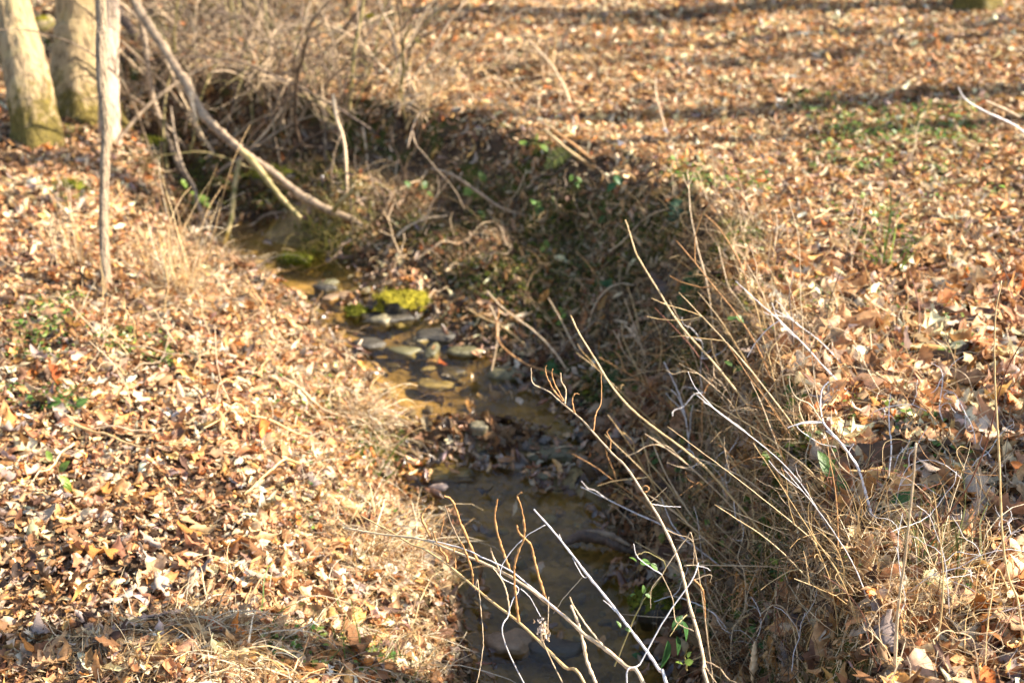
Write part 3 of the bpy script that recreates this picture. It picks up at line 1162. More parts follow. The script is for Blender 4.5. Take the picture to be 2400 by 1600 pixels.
def stick(label, pts, rad, mat, depth=None, dd=0.0, name="fallen_stick", cat="stick", ends=True, group=None):
    b = GP(*pts[0])
    d = depth_of(b) if depth is None else depth
    P = px_line(pts, d, d + dd)
    if depth is None:
        P[0] = b
    return limb(name, label, cat, P[0], [("shaft", P, rad, mat)], group)


stick("thin brown stem leaning from the dark hollow up past the forked limb", [(440, 425), (418, 385), (390, 320), (362, 245), (348, 180), (342, 110), (330, 40), (318, -60)], [.018, .02, .02, .02, .018, .014], 'greybranch', dd=.5, name="leaning_pole", cat="pole")
stick("crooked mossy twig dropping from the fork to the water", [(522, 578), (540, 520), (546, 470), (551, 430), (562, 375)], [.012, .013, .016, .013, .012], 'mossybranch', dd=.1)
stick("pale broken stick lying up the shaded far bank", [(632, 284), (700, 247), (745, 220), (800, 192)], [.012, .017, .02, .022], 'tan', dd=.15)
stick("thin bare branch rising to the right from the sapling foot", [(265, 345), (300, 300), (345, 250), (400, 205), (440, 180), (500, 150), (600, 105), (720, 45), (800, 10)], [.012, .011, .01, .009, .007, .005], 'greybranch', dd=.4, name="bare_branch", cat="branch")
stick("dark crooked branch beside the pale trunk at the top", [(330, 100), (300, 60), (275, 25), (262, -20)], [.03, .032, .034, .036], 'dark', name="dark_branch", cat="branch", dd=.1)
stick("dark fork of twigs standing in the hollow, left of the crooked mossy twig", [(502, 572), (480, 520), (462, 470), (455, 440), (430, 395), (412, 330), (400, 250)], [.01, .011, .011, .01, .008, .005], 'greybranch', dd=.2, name="twig_fork", cat="twig")
stick("pale flat stick half out of the water at the channel's far end", [(560, 612), (595, 615), (635, 620)], [.012, .016, .013], 'tan')
stick("light stick lying on the leaf dam in mid stream", [(1045, 1018), (1095, 1035), (1150, 1055)], [.008, .011, .010], 'tan')
stick("curved dead cane arching over the shaded bank below the lip", [(900, 600), (940, 545), (990, 515), (1050, 505)], [.006, .007, .006, .004], 'tan', dd=.1)
stick("long grey twig slanting down the middle of the cut bank", [(1235, 512), (1180, 490), (1120, 450), (1060, 410), (1010, 395)], [.005, .007, .008, .006], 'greybranch')
stick("twisted pale root knuckle on the lip of the far bank", [(1380, 470), (1410, 450), (1440, 415), (1450, 385), (1443, 360)], [.012, .022, .020, .014, .010], 'tan', name="root_knuckle", cat="root")
stick("pair of brown sticks poking out of the far bank, upper one", [(1378, 390), (1330, 350), (1275, 303)], [.007, .008, .008], 'cane')
stick("pair of brown sticks poking out of the far bank, lower one", [(1395, 385), (1345, 340), (1290, 300)], [.006, .007, .007], 'orange')
stick("tall thin bent stalk on the sunny ground above the far bank", [(1340, 255), (1322, 205), (1290, 150), (1240, 95)], [.007, .007, .006, .004], 'tan', dd=.1, name="dry_stalk", cat="stalk")
stick("upright thin stalk in the open litter, middle of the far ground", [(1565, 320), (1550, 270), (1537, 220), (1537, 180)], [.005, .005, .005, .003], 'tan', dd=.05, name="dry_stalk", cat="stalk")
stick("white dead twig reaching in from the right edge of the picture", [(2420, 330), (2380, 295), (2310, 262), (2265, 235), (2245, 205)], [.005, .0045, .004, .0035, .002], 'white', depth=6.3, dd=-.1, name="white_twig", cat="twig")
stick("brown kinked twig above the white one at the right edge", [(2390, 275), (2350, 255), (2310, 237)], [.006, .007, .006], 'tan', depth=6.6, name="kinked_twig", cat="twig")
stick("grey stick lying in leaves on the left bank, left edge", [(0, 728), (40, 740), (90, 765), (120, 785)], [.008, .01, .008, .006], 'greybranch')
stick("looping bare twig in front of the mossy mound", [(575, 560), (560, 548), (565, 532), (590, 527), (620, 505), (660, 498), (690, 510)], [.006, .006, .006, .005], 'greybranch', dd=.05)
for i, (pts, lab) in enumerate([([(762, 390), (762, 330), (760, 250), (758, 232)], "straight grey root hanging down the far bank"),
                               ([(815, 470), (812, 400), (806, 330), (790, 280), (780, 220)], "long knotted tan root hanging down the far bank"),
                               ([(862, 380), (856, 330), (850, 300)], "short brown root hanging beside the long knotted root"),
                               ([(925, 430), (935, 370), (960, 330), (985, 300)], "thin forked root arching out of the far bank lip")]):
    stick(lab, pts, [.006, .008, .009, .009], 'tan' if i != 0 else 'greybranch', dd=.1, name="hanging_root", cat="root")
limb("mossy_log", "short log thick with green moss on the leaves between the two biggest trunks", "log", GP(95, 95), [("log", np.array([GP(78, 92, .05), GP(98, 84, .06), GP(118, 70, .05)]), [.05, .055, .05], 'mossybranch'),
     ("moss", np.array([GP(82, 88, .075), GP(98, 82, .085), GP(113, 72, .075)]), [.03, .045, .03], 'moss')])
limb("mossy_log", "dark rotten log with a green moss top at the left edge behind the leaning trunk", "log", GP(5, 110), [("log", np.array([GP(-60, 118, .06), GP(-20, 112, .07), GP(26, 108, .06)]), [.08, .09, .08], 'dark'),
     ("moss", np.array([GP(-50, 112, .12), GP(-10, 107, .13), GP(22, 104, .12)]), [.04, .06, .04], 'moss')])

# ------------------------------------------------------------------ stones in and beside the water
def stone_mesh(w, d, h, seed, flat=.5, sub=3):
    bm = bmesh.new()
    bmesh.ops.create_icosphere(bm, subdivisions=sub, radius=1)
    o = Vector((seed * 3.7, seed * 1.3, 0))
    for v in bm.verts:
        n = mnoise.noise(v.co * 1.1 + o) * .5 + mnoise.noise(v.co * 2.3 + o) * .26 + mnoise.noise(v.co * 6 + o) * .09
        v.co *= 1 + n
        if v.co.z > flat:
            v.co.z = flat + (v.co.z - flat) * .25
        v.co.x *= w / 2
        v.co.y *= d / 2
        v.co.z *= h / 2 / max(flat, .4)
    bm.normal_update()
    V = np.array([v.co[:] for v in bm.verts])
    N = np.array([v.normal[:] for v in bm.verts])
    F = np.array([[v.index for v in f.verts] for f in bm.faces])
    bm.free()
    return V, F, N


def stone(label, u, v, wpx, ratio, hr, mat, moss=None, sink=.35, seed=1, yaw=0.0, flat=.5, name="stone", cat="stone", group=None):
    g = GP(u, v)
    w = wpx * depth_of(g) / FPX
    V, F, N = stone_mesh(w, w * ratio, w * hr, seed, flat)
    c, s = math.cos(yaw), math.sin(yaw)
    Rz = np.array([[c, -s, 0], [s, c, 0], [0, 0, 1]])
    V = V @ Rz.T
    N = N @ Rz.T
    s_, p_ = creek(g[:1], g[1:2])
    zb = max(g[2], p_[0, 1] - .02) if abs(s_[0]) < p_[0, 0] else g[2]
    loc = np.array([g[0], g[1], zb + w * hr * (.5 - sink)])
    t = thing(name, loc, label, cat, group)
    mk("rock" if moss else "body", V + loc, F, M[mat], t)
    if moss:
        r = np.random.default_rng(seed)
        keep = N[:, 2] + .25 * r.standard_normal(len(V)) * .6 > .15
        fk = keep[F].all(1)
        used = np.unique(F[fk])
        idx = -np.ones(len(V), int)
        idx[used] = np.arange(len(used))
        MV = V[used] + N[used] * (.010 + .006 * r.standard_normal((len(used), 1)))
        base_n = len(MV)
        # soft tufts
        tips, tf = [], []
        for q in range(900):
            i = r.integers(0, base_n)
            p = MV[i] + r.normal(0, w * .035, 3)
            n_ = N[used][i] + r.normal(0, .5, 3)
            n_ /= np.linalg.norm(n_)
            a = np.cross(n_, r.normal(0, 1, 3))
            a /= np.linalg.norm(a)
            L = r.uniform(.006, .014)
            k = base_n + len(tips)
            tips += [p - a * .003, p + a * .003, p + n_ * L]
            tf.append((k, k + 1, k + 2))
        mk("moss", np.vstack([MV, np.array(tips)]) + loc, np.vstack([idx[F[fk]], np.array(tf)]), M[moss], t)
    return t


stone("bright yellow-green mossy rock at the sunny bend, leaves on top", 940, 732, 118, .8, .40, 'stone_dark', 'moss', .25, 3, .3)
stone("dark flat slab in the water just below the mossy rock", 915, 772, 150, .5, .14, 'stone_dark', None, .3, 4, .2, .3)
stone("small bright green stone left of the mossy rock", 838, 770, 46, .8, .5, 'stone_olive', 'moss_dk', .3, 5)
stone("round pale green stone below the small bright green one", 897, 786, 50, .9, .5, 'stone_pale', None, .35, 6)
stone("flat pale olive slab with a few leaves, upstream of the mossy rock", 862, 690, 90, .6, .14, 'stone_pale', None, .3, 7, .1, .3)
stone("broad dark slab on the right edge of the riffle", 1030, 806, 125, .5, .2, 'stone_dark', None, .3, 8, .3, .35)
stone("pale dry stone catching the sun in the riffle", 985, 832, 40, .8, .4, 'stone_pale', None, .3, 9)
stone("low mossy stone beside the pale dry one", 945, 852, 80, .7, .2, 'stone_olive', None, .4, 10)
stone("black wet slab under leaves at the left edge of the riffle", 868, 838, 75, .6, .3, 'stone_dark', None, .3, 11)
stone("olive stone on the right shore below the broad slab", 1085, 843, 66, .7, .4, 'stone_olive', None, .3, 12)
stone("thin pale stone just breaking the surface in mid stream", 1005, 894, 36, .5, .25, 'stone_pale', None, .4, 13, .4)
stone("yellow-olive stone just under the sunny water", 1018, 932, 90, .6, .16, 'stone_pale', None, .6, 14, .1)
stone("yellowish pebble stone on the leaf dam", 1122, 1018, 46, .8, .6, 'stone_pale', None, .2, 15)
stone("round grey-brown stone in the shade below the leaf dam", 1200, 1102, 80, .8, .3, 'stone_grey', None, .45, 16)
stone("large olive-grey slab on the right below the leaf dam", 1312, 1085, 150, .55, .18, 'stone_olive', None, .35, 17, .2, .4)
stone("flat olive stone under the shallow water at the left shore", 1052, 1120, 130, .6, .12, 'stone_pale', None, .75, 18)
stone("brown rounded boulder in the near water at the bottom edge", 1195, 1545, 112, .85, .36, 'stone_brown', None, .35, 19)
stone("dark flat stone at the bottom edge right of the brown boulder", 1300, 1568, 130, .5, .22, 'stone_dark', None, .3, 20)
stone("dark rock at the right shore near the bottom edge", 1545, 1440, 120, .7, .5, 'stone_dark', 'moss_dk', .3, 21)
stone("small mossy rock at the foot of the mound", 690, 640, 70, .6, .35, 'stone_olive', 'moss_dk', .4, 22)
stone("mossy stone on the right shore above the leaf dam", 1180, 905, 90, .6, .35, 'stone_olive', None, .35, 24)

scatter_xy = RNG.normal(0, 1, (46, 2))
g = GP(955, 706)
xs, ys = g[0] + scatter_xy[:, 0] * .07, g[1] + .03 + scatter_xy[:, 1] * .035
scatter_leaves("leaf_drift", xs, ys, RNG.uniform(.025, .05, 46), np.full(46, .055) + RNG.uniform(0, .025, 46), P_near, M['litter'], "small drift of dry leaves on the back of the bright mossy rock")

_r = np.random.default_rng(123)
for i in range(30):
    if i < 20:
        v = _r.uniform(640, 930)
        u = np.interp(v, [640, 700, 780, 850, 930], [740, 800, 920, 1000, 1080]) + _r.normal(0, 75)
    else:
        u, v = (_r.uniform(1120, 1450), _r.uniform(1440, 1600)) if i % 2 else (_r.uniform(1050, 1400), _r.uniform(1020, 1130))
    stone("dark irregular wet stone among many lying along the creek bed", u, v, _r.uniform(26, 66), _r.uniform(.5, .9), _r.uniform(.18, .4), ['stone_dark', 'stone_brown', 'stone_olive', 'stone_dark'][i % 4], None, .35, 200 + i, _r.uniform(0, 3), _r.uniform(.3, .6), group="dark stones along the creek bed")

# curled bark chunk lying in the near water
g = GP(1400, 1325)
sw = depth_of(g) / FPX
g[2] = -.335
tb = TB()
P = smooth([g + np.array([-.115, .02, 0]), g + np.array([-.05, .03, .028]), g + np.array([.02, .01, .03]), g + np.array([.075, -.012, .012]), g + np.array([.12, -.03, -.005])], 6)
tb.tube(P, np.interp(np.linspace(0, 1, len(P)), [0, .3, .7, 1], [.008, .026, .022, .008]), 12, bump=.16)
t = thing("driftwood", g, "dark curled chunk of driftwood lying across the near water", "driftwood")
tb.build("chunk", M['dark'], t)
P2 = P + np.array([.01, -.01, .022])
tb = TB().tube(P2[6:22], np.interp(np.linspace(0, 1, 16), [0, .5, 1], [.004, .012, .004]), 8, bump=.2)
tb.build("pale_ridge", M['greybranch'], t)

protos_peb = [stone_mesh(.05, .04, .028, 40 + i, .5, 2) for i in range(4)]
pebs = []
n = 0
_r = np.random.default_rng(77)
pmesh = []
for i, (V, F, N) in enumerate(protos_peb):
    me = mk("pebble", V, F, M[['stone_grey', 'stone_olive', 'stone_brown', 'stone_pale'][i]])
    pmesh.append(me)
k = 0
while k < 90:
    yy = _r.uniform(3.4, 7.0)
    xx = np.interp(yy, CK[1:, 1], CK[1:, 0]) + _r.uniform(-1.0, 1.0) * np.interp(yy, CK[1:, 1], CK[1:, 2]) * (1 if _r.random() < .5 else _r.choice([.9, -.9]))
    o = pmesh[k] if k < 4 else pmesh[_r.integers(0, 4)].copy()
    if k >= 4:
        COL.objects.link(o)
    s = _r.uniform(.4, 1.5)
    o.location = (xx, yy, gz(xx, yy) + .004)
    o.scale = (s, s * _r.uniform(.7, 1.1), s)
    o.rotation_euler = (0, 0, _r.uniform(0, 6.28))
    lab = {'stone_grey': "small grey pebble on the creek bed", 'stone_olive': "small olive pebble on the creek bed",
           'stone_brown': "small brown pebble on the creek bed", 'stone_pale': "small pale pebble on the creek bed"}[
        {"wet_grey_stone": 'stone_grey', "wet_olive_stone": 'stone_olive', "brown_stone": 'stone_brown', "pale_stone": 'stone_pale'}[o.data.materials[0].name]]
    tag(o, lab, "pebble", "pebbles on the creek bed")
    k += 1

# ------------------------------------------------------------------ single leaves that can be told from the litter
lp = []
for i in range(14):
    r = np.random.default_rng(300 + i)
    V, F = leaf_proto(['oak', 'beech', 'oak', 'broad', 'oak', 'beech', 'narrow'][i % 7], 15, r.choice([-1, 1]) * r.uniform(.3, 1.9), r.uniform(-.5, .9), r.uniform(-.9, .9), 700 + i)
    o = mk("fallen_leaf", V, F, M['leaf'])
    sol = o.modifiers.new("thickness", 'SOLIDIFY')
    sol.thickness = .006
    lp.append(o)
used_proto = set()
LC = {'tan': (.46, .29, .15), 'brown': (.27, .135, .06), 'orange': (.50, .22, .06), 'pale': (.60, .46, .32), 'grey': (.33, .26, .22), 'dark': (.11, .06, .04), 'red': (.36, .10, .03)}


def single_leaf(p, size, color, label, group=None, yaw=0, tilt=(0, 0), proto=0):
    o = lp[proto]
    if proto in used_proto:
        o = o.copy()
        COL.objects.link(o)
    used_proto.add(proto)
    o.location = Vector(p)
    o.scale = (size,) * 3
    o.rotation_euler = (tilt[0], tilt[1], yaw)
    j = 1 + .12 * RNG.standard_normal()
    o.color = tuple(min(.85, c * j) for c in LC[color]) + (1,)
    tag(o, label, "leaf", group)
    return o


def leaf_px(u, v, wpx, color, label, proto=0, yaw=0., tilt=(.2, .1), lift=.03):
    g = GP(u, v)
    return single_leaf(g + np.array([0, 0, lift]), wpx * depth_of(g) / FPX, color, label, None, yaw, tilt, proto)


leaf_px(1692, 832, 62, 'brown', "dark brown triangular leaf standing on edge beside the tall thin stem", 3, .4, (1.1, .2), .05)
leaf_px(1555, 688, 85, 'grey', "large faded pink-brown leaf lying in the shaded cut bank", 3, 1.2, (.6, -.5))
leaf_px(1975, 815, 62, 'pale', "bright cream leaf in the litter behind the forked white weed", 1, .9, (.5, .2))
leaf_px(1925, 812, 55, 'red', "orange-red leaf next to the bright cream one", 0, 1.9, (.4, -.3))
leaf_px(2035, 893, 75, 'brown', "big folded brown leaf in front of the orange-red one", 2, .2, (.9, .1), .05)
leaf_px(1982, 875, 48, 'red', "shiny rust-coloured leaf on edge behind the forked white weed", 5, 2.7, (1.2, .3), .05)
leaf_px(2200, 925, 72, 'orange', "wide orange-tan leaf lying in the open on the right bank", 1, 1.5, (.2, .1))
leaf_px(2335, 515, 42, 'orange', "small glowing orange leaf by the right edge of the picture", 0, .5, (.7, 0))
leaf_px(1620, 362, 40, 'orange', "yellow-orange leaf at the lip of the far bank", 0, .5, (.5, 0))
leaf_px(1920, 398, 34, 'pale', "white round leaf shining on the far sunny ground", 3, .5, (.4, 0))
leaf_px(130, 905, 62, 'red', "dark red curled leaf on the left bank near the green sprouts", 4, .8, (.8, .2), .05)
leaf_px(22, 1030, 80, 'grey', "grey lobed leaf at the left edge of the picture", 2, 2.5, (.4, .2))
leaf_px(350, 865, 34, 'dark', "dark round leaf on the left bank", 3, 2.5, (.4, .2))
leaf_px(830, 1545, 120, 'brown', "large red-brown lobed oak leaf near the bottom edge on the left bank", 2, .9, (.5, .35), .05)
leaf_px(215, 1310, 120, 'orange', "large orange lobed oak leaf flat on the left bank", 0, 1.4, (.15, .2), .04)
leaf_px(100, 1500, 70, 'grey', "pale grey round leaf pair in the shade at bottom left", 3, .6, (.2, .2), .04)
leaf_px(80, 1550, 90, 'orange', "bent orange leaf in the shade at bottom left corner", 5, 1.9, (.8, .2), .05)
leaf_px(385, 1400, 80, 'pale', "cream leaf shining in the middle of the left bank", 1, .7, (.4, .2), .04)
leaf_px(355, 1340, 80, 'pale', "white broad leaf standing on the left bank litter", 3, 2.0, (.8, .2), .05)
leaf_px(445, 1275, 70, 'orange', "rolled peach leaf on the left bank", 5, 1.5, (.4, .2), .05)
leaf_px(2290, 1185, 130, 'pale', "large pale brown leaf leaning by the right edge", 1, .4, (.7, -.2), .05)
leaf_px(2180, 1130, 110, 'pale', "long cream leaf shining behind the right-hand stems", 5, 1.4, (.4, .3), .05)
leaf_px(2000, 1340, 110, 'tan', "long curled tan leaf propped in the straw", 6, 2.4, (.6, .3), .06)
leaf_px(2075, 1535, 95, 'grey', "round grey-brown leaf standing in the bright straw", 3, .2, (1.0, 0), .06)
leaf_px(2280, 1290, 100, 'brown', "curled chestnut leaf by the right-hand tall stem", 4, .2, (.9, 0), .05)
leaf_px(2370, 1510, 150, 'tan', "big striped tan leaf in the bottom right corner", 1, 1.9, (.5, 0), .06)
leaf_px(2290, 1470, 110, 'orange', "glowing orange leaf in the bottom right corner", 5, 2.9, (.9, .2), .06)
leaf_px(1860, 1425, 75, 'tan', "roundish tan leaf on the shaded slope left of the straw", 3, .9, (.6, -.5), .04)
leaf_px(1130, 962, 40, 'pale', "dry pale leaf on top of the leaf dam", 2, .9, (.3, .2), .05)
leaf_px(1100, 985, 55, 'tan', "tan leaf sitting on the leaf dam", 4, .3, (.3, .2), .06)
leaf_px(985, 700, 45, 'pale', "pale leaf on the mossy rock, right end", 0, .4, (.5, .2), .06)
leaf_px(960, 692, 45, 'orange', "orange leaf on the mossy rock, left end", 4, 1.4, (.3, .2), .07)
leaf_px(1035, 882, 30, 'red', "small rust leaf beside the thin pale stone in mid stream", 3, 1.4, (.8, .2), .07)
leaf_px(975, 1130, 55, 'orange', "orange wet leaf at the left shore below the leaf dam", 0, 1.0, (.5, .2), .05)
leaf_px(1470, 1290, 60, 'brown', "brown leaf stuck to the end of the driftwood", 2, 1.0, (.8, .2), .07)
leaf_px(2100, 130, 40, 'tan', "curled leaf standing up on the far striped ground", 1, 1.0, (.9, .2), .04)
n = 0
_r = np.random.default_rng(9)
cols = ['tan', 'brown', 'orange', 'pale', 'grey', 'dark']
while n < 230:
    right = _r.random() < .62
    u, v = (_r.uniform(1720, 2420), _r.uniform(850, 1620)) if right else (_r.uniform(-20, 1040), _r.uniform(1120, 1620))
    g = GP(u, v)
    s, p = creek(g[:1], g[1:2])
    if (s[0] > 0) != right or abs(s[0]) < p[0, 0] + .05:
        continue
    c = cols[_r.choice(6, p=[.28, .2, .17, .17, .1, .08])]
    side = "right" if right else "left"
    single_leaf(g + np.array([0, 0, _r.uniform(.015, .04)]), _r.uniform(.075, .125) if right else _r.uniform(.065, .10), c,
                f"{c} dry curled leaf among many lying loose on the near {side} bank", f"{c} leaves loose on the near {side} bank",
                _r.uniform(0, 6.28), (_r.normal(0, .4), _r.normal(0, .35)), int(_r.integers(0, 14)))
    n += 1

# ------------------------------------------------------------------ stems, weeds and shrubs
FR = {'a': (750, 1000), 'b': (1500, 1000), 'c': (750, 500), 'd': (1500, 500), 'e': (0, 0), 'g': (1500, 0)}
K = .38265


def fp(fr, pts):
    ox, oy = FR[fr]
    return [(ox + K * x, oy + K * y) for x, y in pts]


def twig_tube(P, r0, r1, beads=0.0, k=6, wob=.0004, sub=7):
    P = smooth(P, sub, wob)
    R = np.linspace(r0, r1, len(P))
    if beads:
        R = R * (1 + beads * (RNG.random(len(P)) < .33))
    return TB().tube(P, R, k)


def weed(label, main, d0, d1, px, mat, twigs=(), name="dry_weed", foot='ground', cat="weed", beads=.22, wob=.0005, group=None):
    """main: pixel points from the foot to the tip. foot 'ground': first point stands on the ground; otherwise a world (x, y) where it roots"""
    if foot == 'ground':
        g = GP(*main[0])
        d0 = depth_of(g)
        P = px_line(main, d0, d0 + d1)
        P[0] = g - np.array([0, 0, .01])
    else:
        P = px_line(main, d0, d1)
        g = np.array([foot[0], foot[1], gz(*foot) - .01])
        mid = (P[0] * .6 + g * .4) + np.array([0, 0, .02])
        P = np.vstack([g, mid, P])
    t = thing(name, P[0], label, cat, group)
    P = smooth(P, 6)
    r = px * .41 * depth_of(P[-1]) / FPX
    twig_tube(P, r * 1.15, r * .55, beads, 6, wob * .5, 1).build("stem", M[mat], t)
    for (pts, da, db, tpx, tm, tb_) in twigs:
        PX_ = 1200 + FPX * ((P - CAM) @ VR) / ((P - CAM) @ VF)
        PY_ = 800 - FPX * ((P - CAM) @ VU) / ((P - CAM) @ VF)
        ds = [np.hypot(PX_ - q[0], PY_ - q[1]) for q in (pts[0], pts[-1])]
        i_ = int(np.argmin(ds[0] if ds[0].min() <= ds[1].min() else ds[1]))
        dn = depth_of(P[i_])                      # the twig grows out of the stem where it touches it
        da, db = (dn, dn + (db - da)) if ds[0].min() <= ds[1].min() else (dn + (da - db), dn)
        rr = tpx * .46 * da / FPX
        twig_tube(px_line(pts, da, db), rr, rr * .6, tb_, 5, .0004).build("twig", M[tm], t)
    return t, P


def cluster(parent, p, L, n, col, spread=.012, wd=.006, ln=1.0):
    """withered hanging leaves on a stalk"""
    x = p[0] + RNG.normal(0, spread, n)
    y = p[1] + RNG.normal(0, spread, n)
    z = p[2] - RNG.uniform(0, L, n)
    V, F = ribbons(x, y, z, RNG.uniform(.02, .05, n) * ln, np.full(n, wd), RNG.uniform(0, 6.28, n), RNG.normal(2.3, .5, n), RNG.normal(.3, 1., n), RNG.normal(0, 1.5, n), 6)
    c = np.array(col)[RNG.integers(0, len(col), n)]
    return mk("withered_leaves", V, F, M['grass'], parent, col=np.repeat(c, 14, 0))


W = 'white'
O = 'orange'
T = 'tan'
# the two long arching branches over the near water
weed("long bleached branch arching out over the near water with upright orange twigs",
     fp('a', [(1980, 1568), (1880, 1470), (1750, 1360), (1620, 1270), (1500, 1160), (1390, 1075), (1260, 975), (1060, 860), (830, 765), (610, 685), (400, 660), (150, 620)]), 3.0, 3.45, 9.5, T,
     [(fp('a', [(965, 820), (900, 680), (850, 560), (820, 470), (790, 435), (760, 425)]), 3.27, 3.22, 6.5, O, .5),
      (fp('a', [(900, 780), (845, 680), (790, 560), (765, 480)]), 3.3, 3.28, 5, 'greybranch', .3),
      (fp('a', [(685, 690), (650, 620), (622, 560), (640, 510), (678, 485)]), 3.36, 3.36, 7, O, .4),
      (fp('a', [(1165, 880), (1120, 760), (1090, 660), (1070, 560), (1087, 440)]), 3.2, 3.18, 6, O, .5),
      (fp('a', [(1390, 1075), (1350, 950), (1310, 800), (1290, 720), (1220, 650), (1205, 600)]), 3.13, 3.1, 6, O, .6),
      (fp('a', [(1100, 880), (1055, 780), (1045, 740)]), 3.22, 3.2, 5, T, .4),
      (fp('a', [(1500, 1160), (1200, 905), (1000, 800), (860, 740), (660, 690)]), 3.1, 3.3, 4.5, W, .1),
      (fp('a', [(1750, 1360), (1650, 1240), (1560, 1110), (1530, 1040)]), 3.03, 3.0, 5.5, T, .2),
      (fp('a', [(830, 875), (828, 800), (820, 740)]), 3.25, 3.25, 4, O, .5),
      (fp('a', [(735, 660), (755, 590), (757, 545)]), 3.3, 3.3, 3, O, .2),
      (fp('a', [(780, 830), (770, 790), (730, 740), (690, 640)]), 3.3, 3.32, 6, O, .5),
      (fp('a', [(1690, 1568), (1640, 1450), (1610, 1310), (1580, 1200), (1535, 1090)]), 2.85, 2.9, 9, T, .5)],
     foot=(.52, 2.42), name="arching_branch", cat="branch")
_, PB = weed("second arching branch, tan and lower, reaching toward the left bank",
     fp('a', [(1620, 1568), (1500, 1470), (1340, 1310), (1200, 1180), (1060, 1075), (940, 975), (790, 850), (640, 750), (560, 720), (430, 640), (250, 545)]), 3.02, 3.5, 7.5, 'cane',
     [(fp('a', [(1215, 1190), (1200, 1050), (1190, 940), (1190, 860), (1215, 760), (1250, 680), (1250, 600), (1235, 500), (1208, 425), (1240, 400)]), 3.15, 3.1, 5.5, O, .7),
      (fp('a', [(935, 960), (930, 880), (890, 760), (860, 700)]), 3.25, 3.22, 5, O, .7),
      (fp('a', [(950, 1000), (965, 940), (985, 1120), (1000, 1300), (990, 1420), (960, 1568)]), 3.1, 3.0, 2.6, T, 0),
      (fp('a', [(1160, 1140), (1145, 1020), (1115, 940), (1060, 860)]), 3.15, 3.15, 4, T, .4)],
     foot=(.46, 2.38), name="arching_branch", cat="branch")
weed("straight white stem rising from the bottom edge over the water",
     fp('a', [(2120, 1568), (2080, 1490), (2000, 1370), (1900, 1240), (1790, 1090), (1650, 920), (1550, 790), (1430, 640), (1310, 505)]), 2.95, 3.3, 8, W,
     [(fp('a', [(1640, 915), (1612, 915), (1545, 800)]), 3.15, 3.2, 3, W, 0), (fp('a', [(1612, 915), (1500, 1040), (1430, 1140)]), 3.15, 3.15, 2.6, T, 0),
      (fp('a', [(1810, 1130), (1770, 1090), (1735, 1060)]), 3.05, 3.06, 3, W, 0), (fp('a', [(1480, 700), (1465, 655), (1470, 690)]), 3.2, 3.2, 2, W, 0)],
     foot=(.5, 2.46), name="bleached_cane", cat="cane")
weed("tall bleached weed with a fine beaded top leaning left over the creek",
     fp('b', [(412, 1568), (390, 1420), (350, 1250), (300, 1080), (260, 900), (210, 750), (140, 600), (70, 480)]) + fp('c', [(1970, 1350), (1880, 1560), (1800, 1480), (1700, 1370), (1600, 1260), (1480, 1160)])[1:], 2.86, 3.5, 7.5, 'tan',
     [(fp('c', [(1480, 1160), (1400, 1090), (1305, 1040), (1293, 945)]), 3.5, 3.5, 4, T, .5), (fp('c', [(1490, 1150), (1430, 1080), (1390, 1000), (1380, 950), (1388, 930)]), 3.5, 3.5, 4, O, .5),
      (fp('c', [(1495, 1150), (1440, 1050), (1420, 985), (1425, 950)]), 3.5, 3.5, 3.5, O, .5), (fp('c', [(1500, 1165), (1505, 1080), (1480, 1030), (1473, 975)]), 3.5, 3.5, 4, T, .4),
      (fp('c', [(1560, 1220), (1545, 1150), (1560, 1105), (1590, 1108)]), 3.45, 3.45, 3.5, O, .6), (fp('c', [(1675, 1330), (1690, 1230), (1722, 1150), (1722, 985)]), 3.4, 3.45, 3.5, O, .5),
      (fp('c', [(1775, 1450), (1780, 1390), (1758, 1340), (1778, 1315)]), 3.35, 3.35, 3.5, O, .5), (fp('b', [(75, 472), (150, 485), (250, 490)]), 3.2, 3.2, 3.5, W, 0),
      (fp('b', [(160, 630), (230, 660), (300, 680), (330, 730), (325, 850)]), 3.1, 3.1, 2.6, T, 0), (fp('b', [(65, 460), (120, 410), (165, 370)]), 3.2, 3.2, 2, T, 0),
      (fp('a', [(1980, 400), (2010, 390), (2008, 365), (1985, 362), (1970, 378)]), 3.25, 3.25, 3, O, .5), (fp('b', [(390, 1430), (480, 1470), (540, 1540), (600, 1568)]), 2.88, 2.8, 3, T, 0),
      (fp('b', [(395, 1440), (420, 1500), (470, 1568)]), 2.87, 2.82, 3, T, 0), (fp('b', [(330, 1250), (220, 1190), (200, 1050), (135, 905)]), 3.0, 3.1, 2.6, T, 0)],
     foot=(.62, 2.5), name="tall_weed")
weed("long golden cane sweeping from the right bank up and left past the tall weed",
     fp('b', [(800, 745), (700, 590), (570, 440), (400, 250), (230, 110), (80, 0)]) + fp('c', [(1900, 1190), (1780, 1050), (1690, 900), (1590, 740), (1535, 625)]), 3.4, .15, 7, 'cane',
     [(fp('b', [(575, 455), (590, 560), (630, 600), (625, 690), (560, 685)]), 3.4, 3.4, 2.6, W, 0)], name="cane", cat="cane")
weed("reddish upper cane running parallel above the golden one",
     fp('d', [(855, 1490), (770, 1330), (680, 1200), (560, 1050), (430, 890), (250, 690), (110, 470), (0, 290)]) + fp('c', [(1930, 230), (1900, 130), (1870, 40)]), 3.7, .25, 6, 'cane', [
         (fp('d', [(420, 960), (300, 800), (180, 670), (90, 580)]), 3.75, 3.85, 3, 'red', .5)], name="cane", cat="cane")
